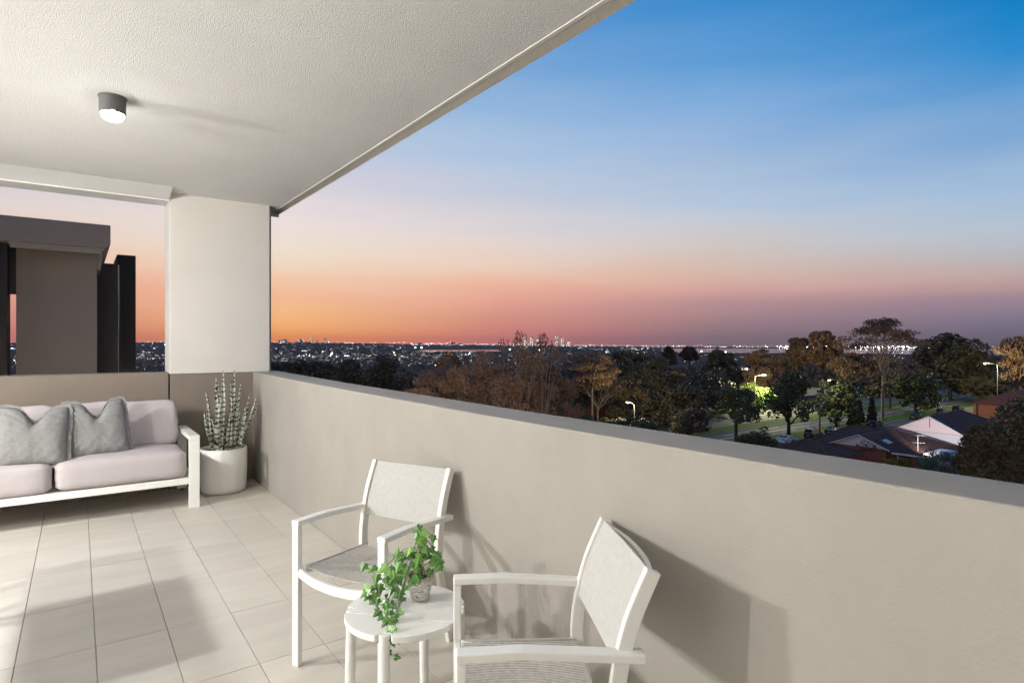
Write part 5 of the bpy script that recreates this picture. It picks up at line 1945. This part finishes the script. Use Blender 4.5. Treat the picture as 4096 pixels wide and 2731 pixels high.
# orange brick house with every course of bricks in relief
hs = thing('brick_house', 'orange brick house with a ribbed red tile roof at the far right', 'house', (0, 0, 0))
BM().box((171.0, 40.0, GZ), (190.0, 48.0, -12.55)).build('wall', M_brick, hs)
b = BM()
R = random.Random(9)
nrow, ncol = 22, 26
for k in range(nrow):
    for i in range(ncol):
        if R.random() < 0.10:
            continue
        y0 = 40.0 + 8.0 * (i + (k % 2) * 0.5) / ncol
        z0 = GZ + 3.9 * k / nrow
        d_ = R.uniform(0.01, 0.05)
        b.box((171.0 - d_, y0 + 0.02, z0 + 0.025), (171.02, min(48.0, y0 + 8.0 / ncol - 0.02), z0 + 3.9 / nrow - 0.01))
b.build('brick_face', M_brick_b, hs)['kind'] = 'stuff'
BM().box((170.9, 47.2, GZ), (171.0, 47.4, -12.6)).build('down_pipe', M_rooftile, hs)
rf = hip_roof(hs, 171.0, 190.0, 36.0, 48.0, -12.5, -9.6, M_redtile, 'x', 0.6, 11)
BM().box((158.5, 48.6, -15.4), (171.0, 48.8, -15.15)).build('low_wall', M_trim, hs)

# red brick cottage behind the pale forked gum
hs = thing('brick_cottage', 'dark red brick cottage with white framed windows behind the trees', 'house', (105.5, 103.6, GZ), math.radians(-36))
BM().box((-5, 0, 0), (5, 7, 2.9)).build('wall', M_redbrick, hs)
hip_roof(hs, -5, 5, 0, 7, 2.9, 5.3, M_rooftile, 'x', 0.5, 9)
window(hs, Matrix.Translation((3.4, -0.05, 0.7)), 1.5, 1.6)
window(hs, Matrix.Translation((1.5, -0.05, 1.3)), 1.3, 1.0)

# other roofs half hidden among the trees
R = random.Random(31)
for (u, x, y, w, lab) in ((0, 132, 116, 9, 'pale roofed house half hidden behind the pale forked gum'), (1, 78, 122, 10, 'low house with a pale roof below the orange lamp'),
                          (2, 222, 112, 11, 'long roofed house behind the tall dense tree'), (3, 58, 100, 8, 'white walled house glimpsed through the brown gums')):
    hs = thing('tiled_house', lab, 'house', (x, y, ground_z(x, y)), -math.atan2(x, y))
    BM().box((-w / 2, 0, -1), (w / 2, 6, 3)).build('wall', M_bluewall, hs)
    hip_roof(hs, -w / 2, w / 2, 0, 6, 3, 4.8, M_shed if u in (0, 1) else M_rooftile, 'x', 0.4, 8)
    window(hs, Matrix.Translation((-w * 0.2, -0.05, 1.0)), 1.6, 1.2)
    window(hs, Matrix.Translation((w * 0.22, -0.05, 1.0)), 1.6, 1.2)
pn = thing('panel_fence', 'pale blue grey panel standing just beyond the parapet', 'fence', (94.0, 69.0, GZ), math.radians(-40))
BM().box((-2.4, -0.04, 2.3), (2.4, 0.04, 3.6)).build('panel', M_bluewall, pn)
for x in (-2.3, 0, 2.3):
    BM().box((x - 0.05, 0.041, 0), (x + 0.05, 0.12, 3.5)).build('post', M_kerb, pn)

# ------------------------------------------------------------------ cars
M_tyre = mat('tyre_rubber', (0.02, 0.02, 0.02), 0.9)
M_rim = mat('alloy_rim', (0.55, 0.55, 0.56), 0.35, metal=0.8)
M_carglass = mat('car_glass', (0.012, 0.013, 0.015), 0.05, spec=0.7)
M_tail = mat('tail_lamp_lens', (0.45, 0.03, 0.02), 0.3)
M_head = mat('head_lamp_lens', (0.75, 0.76, 0.76), 0.15)
PROF = {
    'van': ([(0.0, 0.42), (0.02, 0.95), (0.12, 1.55), (0.35, 1.80), (1.4, 1.88), (2.6, 1.84), (3.15, 1.62), (3.85, 1.12), (4.55, 0.92), (4.72, 0.70), (4.75, 0.35)], 0.5, 3.75),
    'sedan': ([(0.0, 0.45), (0.03, 0.92), (0.55, 1.02), (0.95, 1.10), (1.65, 1.42), (2.6, 1.45), (3.35, 1.02), (4.3, 0.86), (4.65, 0.68), (4.7, 0.32)], 1.0, 3.35),
    'wagon': ([(0.0, 0.45), (0.02, 0.98), (0.30, 1.42), (0.55, 1.54), (2.4, 1.56), (3.2, 1.06), (4.2, 0.92), (4.6, 0.70), (4.65, 0.33)], 0.25, 3.25),
}


def car(kind, label, loc, rotz, col, group='cars parked along the side street'):
    prof, g0, g1 = PROF[kind]
    t = thing('parked_car', label, 'car', loc, rotz, group)
    paint = mat('car_paint', col, 0.25, spec=0.6, coat=0.7)
    hw = 0.9
    L = prof[-1][0]
    bm = BM()
    # loft: lower sides straight, cabin tucked in
    rows = []
    for x, z in prof:
        zz = max(z, 0.36)
        cabin = max(0, (zz - 0.98)) / 0.9
        top = hw - 0.26 * cabin
        endt = 0.10 * (1 - min(1, min(x, L - x) / 0.5))
        rows.append([(x, -(hw - endt), 0.30), (x, -(hw - endt) - 0.02, min(0.62, zz)), (x, -(hw - endt), min(0.98, zz)), (x, -(top - endt), zz), (x, 0, zz + 0.025),
                     (x, (top - endt), zz), (x, (hw - endt), min(0.98, zz)), (x, (hw - endt) + 0.02, min(0.62, zz)), (x, (hw - endt), 0.30)])
    for r_ in rows:
        bm.v += r_
    m_ = 9
    for i in range(len(rows) - 1):
        for k in range(m_):
            a, c = i * m_ + k, i * m_ + (k + 1) % m_
            bm.f.append((a, c, c + m_, a + m_))
            bm.mi.append(0)
    bm.f += [tuple(range(m_)), tuple(reversed(range((len(rows) - 1) * m_, len(rows) * m_)))]
    bm.mi += [0, 0]
    body = bm.build('body', paint, t, smooth=False)
    zt = max(z for x, z in prof)
    def zat(x):
        return lerp_table(x, prof)
    for s in (-1, 1):
        for (xa, xb) in ((g0 + 0.25, (g0 + g1) / 2 - 0.28), ((g0 + g1) / 2 - 0.2, g1 - 0.75)):
            za_, zb_ = min(zat(xa) - 0.08, zt - 0.12), min(zat(xb) - 0.08, zt - 0.12)
            def yy(z):
                return s * (hw - 0.26 * max(0, z - 0.98) / 0.9 + 0.012)
            b = BM().add([(xa, yy(1.0), 1.0), (xb + 0.3, yy(1.0), 1.0), (xb, yy(zb_), zb_), (xa + 0.08, yy(za_), za_)], [(0, 1, 2, 3)])
            b.build('side_window', M_carglass, t, fix=False)
        xs = g1
        b = BM()
        b.box((L - 0.12, s * 0.62 - 0.16, 0.62), (L + 0.005, s * 0.62 + 0.16, 0.78))
        b.build('headlight', M_head, t)
        BM().box((-0.012, s * 0.70 - 0.12, 0.80), (0.05, s * 0.70 + 0.12, 1.02)).build('tail_light', M_tail, t)
        BM().box((g1 - 0.55, s * (hw + 0.02) - 0.07, 1.0), (g1 - 0.40, s * (hw + 0.02) + 0.07, 1.12)).build('mirror', paint, t)
        for x in (0.85, L - 0.95):
            wh = BM().lathe([(0.001, -0.10), (0.2, -0.10), (0.31, -0.10), (0.33, -0.06), (0.33, 0.06), (0.31, 0.10), (0.2, 0.10), (0.001, 0.10)], 20)
            w_ = wh.build('wheel', M_tyre, t, loc=(x, s * (hw - 0.08), 0.33), rot=(math.radians(90), 0, 0))
            rm = BM().lathe([(0.001, -0.115), (0.05, -0.115), (0.07, -0.106), (0.20, -0.106), (0.215, -0.112), (0.215, -0.098)], 16)
            rm.lathe([(0.001, 0.115), (0.05, 0.115), (0.07, 0.106), (0.20, 0.106), (0.215, 0.112), (0.215, 0.098)], 16)
            rm.build('rim', M_rim, w_)
    # windscreen and rear glass lie on the sloping profile
    def slope(xa, xb, name):
        za_, zb_ = zat(xa), zat(xb)
        ya = hw - 0.26 * max(0, za_ - 0.98) / 0.9 - 0.12
        yb2 = hw - 0.26 * max(0, zb_ - 0.98) / 0.9 - 0.12
        b = BM().add([(xa, -ya, za_ + 0.022), (xa, ya, za_ + 0.022), (xb, yb2, zb_ + 0.022), (xb, -yb2, zb_ + 0.022)], [(0, 1, 2, 3)])
        b.v[0] = (xa, -ya, za_ + 0.03)
        b.build(name, M_carglass, t, fix=False)
    if kind == 'van':
        slope(2.75, 3.75, 'windscreen')
        BM().add([(-0.02, -0.62, 1.06), (-0.02, 0.62, 1.06), (0.10, 0.58, 1.58), (0.10, -0.58, 1.58)], [(0, 1, 2, 3)]).build('rear_window', M_carglass, t, fix=False)
    elif kind == 'sedan':
        slope(2.7, 3.3, 'windscreen')
        slope(1.05, 1.6, 'rear_window')
    else:
        slope(2.5, 3.15, 'windscreen')
        BM().add([(-0.015, -0.62, 1.02), (-0.015, 0.62, 1.02), (0.245, 0.58, 1.42), (0.245, -0.58, 1.42)], [(0, 1, 2, 3)]).build('rear_window', M_carglass, t, fix=False)
    BM().box((-0.02, -0.26, 0.55), (-0.001, 0.26, 0.67)).build('number_plate', M_trim, t)
    return t


car('van', 'black people carrier parked behind the round street tree', (111.6, 57.0, GZ + 0.02), math.radians(3), (0.010, 0.010, 0.012))
car('sedan', 'black sedan parked beyond the wooden pole, right of the people carrier', (119.6, 57.0, GZ + 0.02), math.radians(2), (0.010, 0.010, 0.011))
car('sedan', 'dark car parked under the tall pale trunked gum', (138.0, 56.8, GZ + 0.02), math.radians(3), (0.016, 0.010, 0.014))
car('sedan', 'dark car with pale lamps parked behind the white gable', (160.0, 56.6, GZ + 0.02), math.radians(2), (0.020, 0.020, 0.022))
car('wagon', 'car with a white bonnet parked far behind the white gable', (176.5, 56.6, GZ + 0.02), math.radians(2), (0.30, 0.30, 0.32))
car('wagon', 'dark wagon parked beside the orange brick house', (187.0, 56.4, GZ + 0.02), math.radians(2), (0.018, 0.018, 0.02))
car('sedan', 'white car half hidden by the leafy shrub', (101.6, 57.0, GZ + 0.02), math.radians(2), (0.72, 0.72, 0.74))
car('wagon', 'silver wagon with roof rails seen over the parapet', (101.9, 52.9, GZ + 0.02), math.radians(182), (0.34, 0.34, 0.37))

# ------------------------------------------------------------------ street lamps and poles
M_pole = mat('galvanised_pole', (0.16, 0.16, 0.15), 0.5, metal=0.3)
M_timber = mat('weathered_pole_timber', (0.20, 0.145, 0.11), 0.9, var=(3, 0.2))
M_slamp = emat('yellow_green_street_lamp', (1.0, 0.97, 0.55), 30, False)
M_wlamp = emat('white_flood_lamp', (0.95, 1.0, 0.97), 40, False)
M_olamp = emat('orange_street_lamp', (1.0, 0.55, 0.16), 30, False)
def street_lamp(label, base, head, m, power, col, lamp_on=True, big=1.0):
    """curved outreach from a pole at base to a lamp head"""
    bx, by = base
    z0 = ground_z(bx, by)
    hx_, hy2, hz = head
    t = thing('street_lamp', label, 'street lamp', (bx, by, z0), 0, 'street lamps among the trees')
    top = hz - z0 - 0.9
    dx, dy = hx_ - bx, hy2 - by
    p = BM()
    p.tube(arc_pts([(0, 0, 0), (0, 0, top * 0.5), (0, 0, top), (dx * 0.25, dy * 0.25, top + 0.65), (dx, dy, hz - z0 + 0.1)], 5), 0.085 * big, 8)
    p.build('pole', M_pole, t, smooth=True)
    a = math.atan2(dy, dx)
    hd = BM().box((-0.5 * big, -0.17 * big, 0), (0.45 * big, 0.17 * big, 0.2 * big)).build('lamp_head', M_pole, t, bevel=0.05, loc=(dx, dy, hz - z0), rot=(0, 0, a))
    BM().lathe([(0.24 * big, -0.002), (0.22 * big, -0.10 * big), (0.12 * big, -0.2 * big), (0.001, -0.24 * big)], 14).build('lens', m, hd, smooth=True)
    if lamp_on:
        lamp('street_light', 'POINT', (dx, dy, hz - z0 - 0.45), power, col, 0.15, t)
    return t
YG = (1.0, 0.93, 0.50)
street_lamp('curved street lamp glowing yellow green at the lit bushes', (150.2, 91.4), (152.4, 89.8, -6.9), M_slamp, 28000, YG, big=1.3)
street_lamp('street lamp with a curved arm above the two dark street trees', (130.9, 60.2), (125.1, 59.5, -5.9), M_slamp, 1600, YG, big=1.0)
street_lamp('low curved street lamp in front of the clumpy gum', (83.5, 75.1), (82.5, 75.9, -9.3), M_slamp, 3000, YG, big=0.9)
street_lamp('far bright yellow street lamp at the right of the view', (200.8, 51.0), (198.1, 53.0, -3.6), M_slamp, 8000, YG, big=1.4)
street_lamp('white lamp on a short pole in front of the bay trees', (211.8, 130.5), (210.6, 131.5, -8.0), M_wlamp, 2500, (0.9, 1, 0.95), big=1.2)
street_lamp('orange street lamp behind the parapet near the column', (45.0, 117.0), (44.3, 117.4, -9.0), M_olamp, 1500, (1, 0.55, 0.2), big=1.0)
def flood(label, hd, r, z, s, m=None, pole=True):
    a = math.radians(hd)
    x, y = r * math.sin(a), r * math.cos(a)
    g0 = ground_z(x, y)
    t = thing('flood_light', label, 'flood light', (x, y, g0), -a, 'bright flood lights below the skyline')
    BM().tube([(0, 0, 0), (0, 0, z - g0)], s * 0.18, 6).build('mast', M_pole, t)
    BM().box((-s * 0.9, -s * 0.3, z - g0), (s * 0.9, s * 0.3, z - g0 + s * 0.9)).build('lamp_head', M_pole, t)
    BM().box((-s * 0.8, -s * 0.42, z - g0 + s * 0.05), (s * 0.8, -s * 0.31, z - g0 + s * 0.85)).build('lens', m or M_wlamp, t)
FL = [(54.1, 900, 'flood light shining through the tiered pine', -9.0), (56.2, 900, 'brightest flood light between the pine and the round tree', -10.0), (59.0, 900, 'flood light in front of the small round topped tree', -9.0),
      (19.3, 2100, 'starry white flood light far below the two tall towers', -32.0), (29.3, 700, 'white flood light at the edge of the dark round tree', -21.5), (30.2, 900, 'flood light on a mast beside the dark round tree', -15.0),
      (27.6, 3300, 'right of the two white lights above the lagoon', -18.0), (27.0, 3300, 'left of the two white lights above the lagoon', -18.0), (36.1, 2500, 'white flood light behind the sapling stems', -22.0),
      (39.0, 2400, 'bluish white light right of the sapling stems', -22.0), (46.9, 420, 'pair light left of the dome shaped tree', -18.5), (61.9, 300, 'twin white lamp left of the tall dense tree', -14.0),
      (25.0, 2200, 'yellowish lit yard far below the orange glow', -30.0), (8.0, 900, 'lamp beside the dark penthouse, above the sofa', -30.0)]
for hd, r, l, z in FL:
    flood(l, hd, r, z, r / 590 * 0.55, M_olamp if ('yellowish' in l or 'penthouse' in l) else None)

def power_pole(label, x, y, h, wires):
    t = thing('power_pole', label, 'pole', (x, y, GZ), 0, 'wooden power poles')
    BM().tube([(0, 0, 0), (0, 0, h)], [0.16, 0.12], 10).build('pole', M_timber, t, smooth=True)
    BM().box((-1.1, -0.06, h - 0.45), (1.1, 0.06, h - 0.30), Matrix.Rotation(math.radians(70), 4, 'Z')).build('crossarm', M_timber, t)
    for k in range(4):
        BM().lathe([(0.05, 0), (0.06, 0.05), (0.03, 0.14), (0.001, 0.15)], 8).build('insulator', M_trim, t, loc=((k - 1.5) * 0.6 * math.cos(math.radians(70)), (k - 1.5) * 0.6 * math.sin(math.radians(70)), h - 0.3))
    for k, e in enumerate(wires):
        s0 = Vector(((k % 4 - 1.5) * 0.2, (k % 4 - 1.5) * 0.56, h - 0.16))
        e = Vector(e) + Vector(((k % 4 - 1.5) * 0.2, (k % 4 - 1.5) * 0.56, 0))
        pts = []
        for i in range(13):
            f = i / 12
            p = s0.lerp(e, f)
            p.z -= 1.0 * math.sin(f * math.pi)
            pts.append(p)
        BM().tube(pts, 0.016, 4, cap=False).build('wire', M_tyre, t)
power_pole('wooden power pole beside the black cars', 110.8, 54.4, 8.9, [(-60, 3, 7.5), (-60, 3, 7.5), (65, 2.0, 8.6), (65, 2.0, 8.6)])
power_pole('wooden power pole behind the white gabled house', 176.0, 56.8, 9.2, [(-65.2, -2.4, 8.4), (-65.2, -2.4, 8.4), (90, 0, 8.6), (90, 0, 8.6)])

# garden flood light behind the bushes that washes the white gable
t = thing('garden_light', 'small garden flood light among the bushes facing the white gable', 'garden light', (89.8, 29.6, GZ))
BM().tube([(0, 0, 0), (0, 0, 3.4)], 0.04, 6).build('post', M_pole, t)
BM().box((-0.12, -0.12, 3.4), (0.12, 0.12, 3.6)).build('lamp_head', M_pole, t)
v = (Vector((106.5, 36.2, -11.6)) - Vector((89.8, 29.6, GZ + 3.75)))
lamp('flood_beam', 'SPOT', (0.2, 0.1, 3.75), 9000, (1.0, 0.90, 0.88), 0.15, t, spot=0.75, rot=v.to_track_quat('-Z', 'Y').to_euler())

# ------------------------------------------------------------------ evening air that veils the far suburbs
hz = BM().box((-14300, -14300, -86.0), (14300, 14300, 175.0))
M_haze = bpy.data.materials.new('evening_air')
M_haze.use_nodes = True
hn, hlk = M_haze.node_tree.nodes, M_haze.node_tree.links
hn.clear()
pv = hn.new('ShaderNodeVolumePrincipled')
pv.inputs['Color'].default_value = (0.92, 0.76, 0.74, 1)
pv.inputs['Density'].default_value = 0.000026
ho = hn.new('ShaderNodeOutputMaterial')
hlk.new(pv.outputs[0], ho.inputs['Volume'])
air = hz.build('haze', M_haze)
tag(air, 'thin mauve evening haze over the suburbs', kind='stuff')
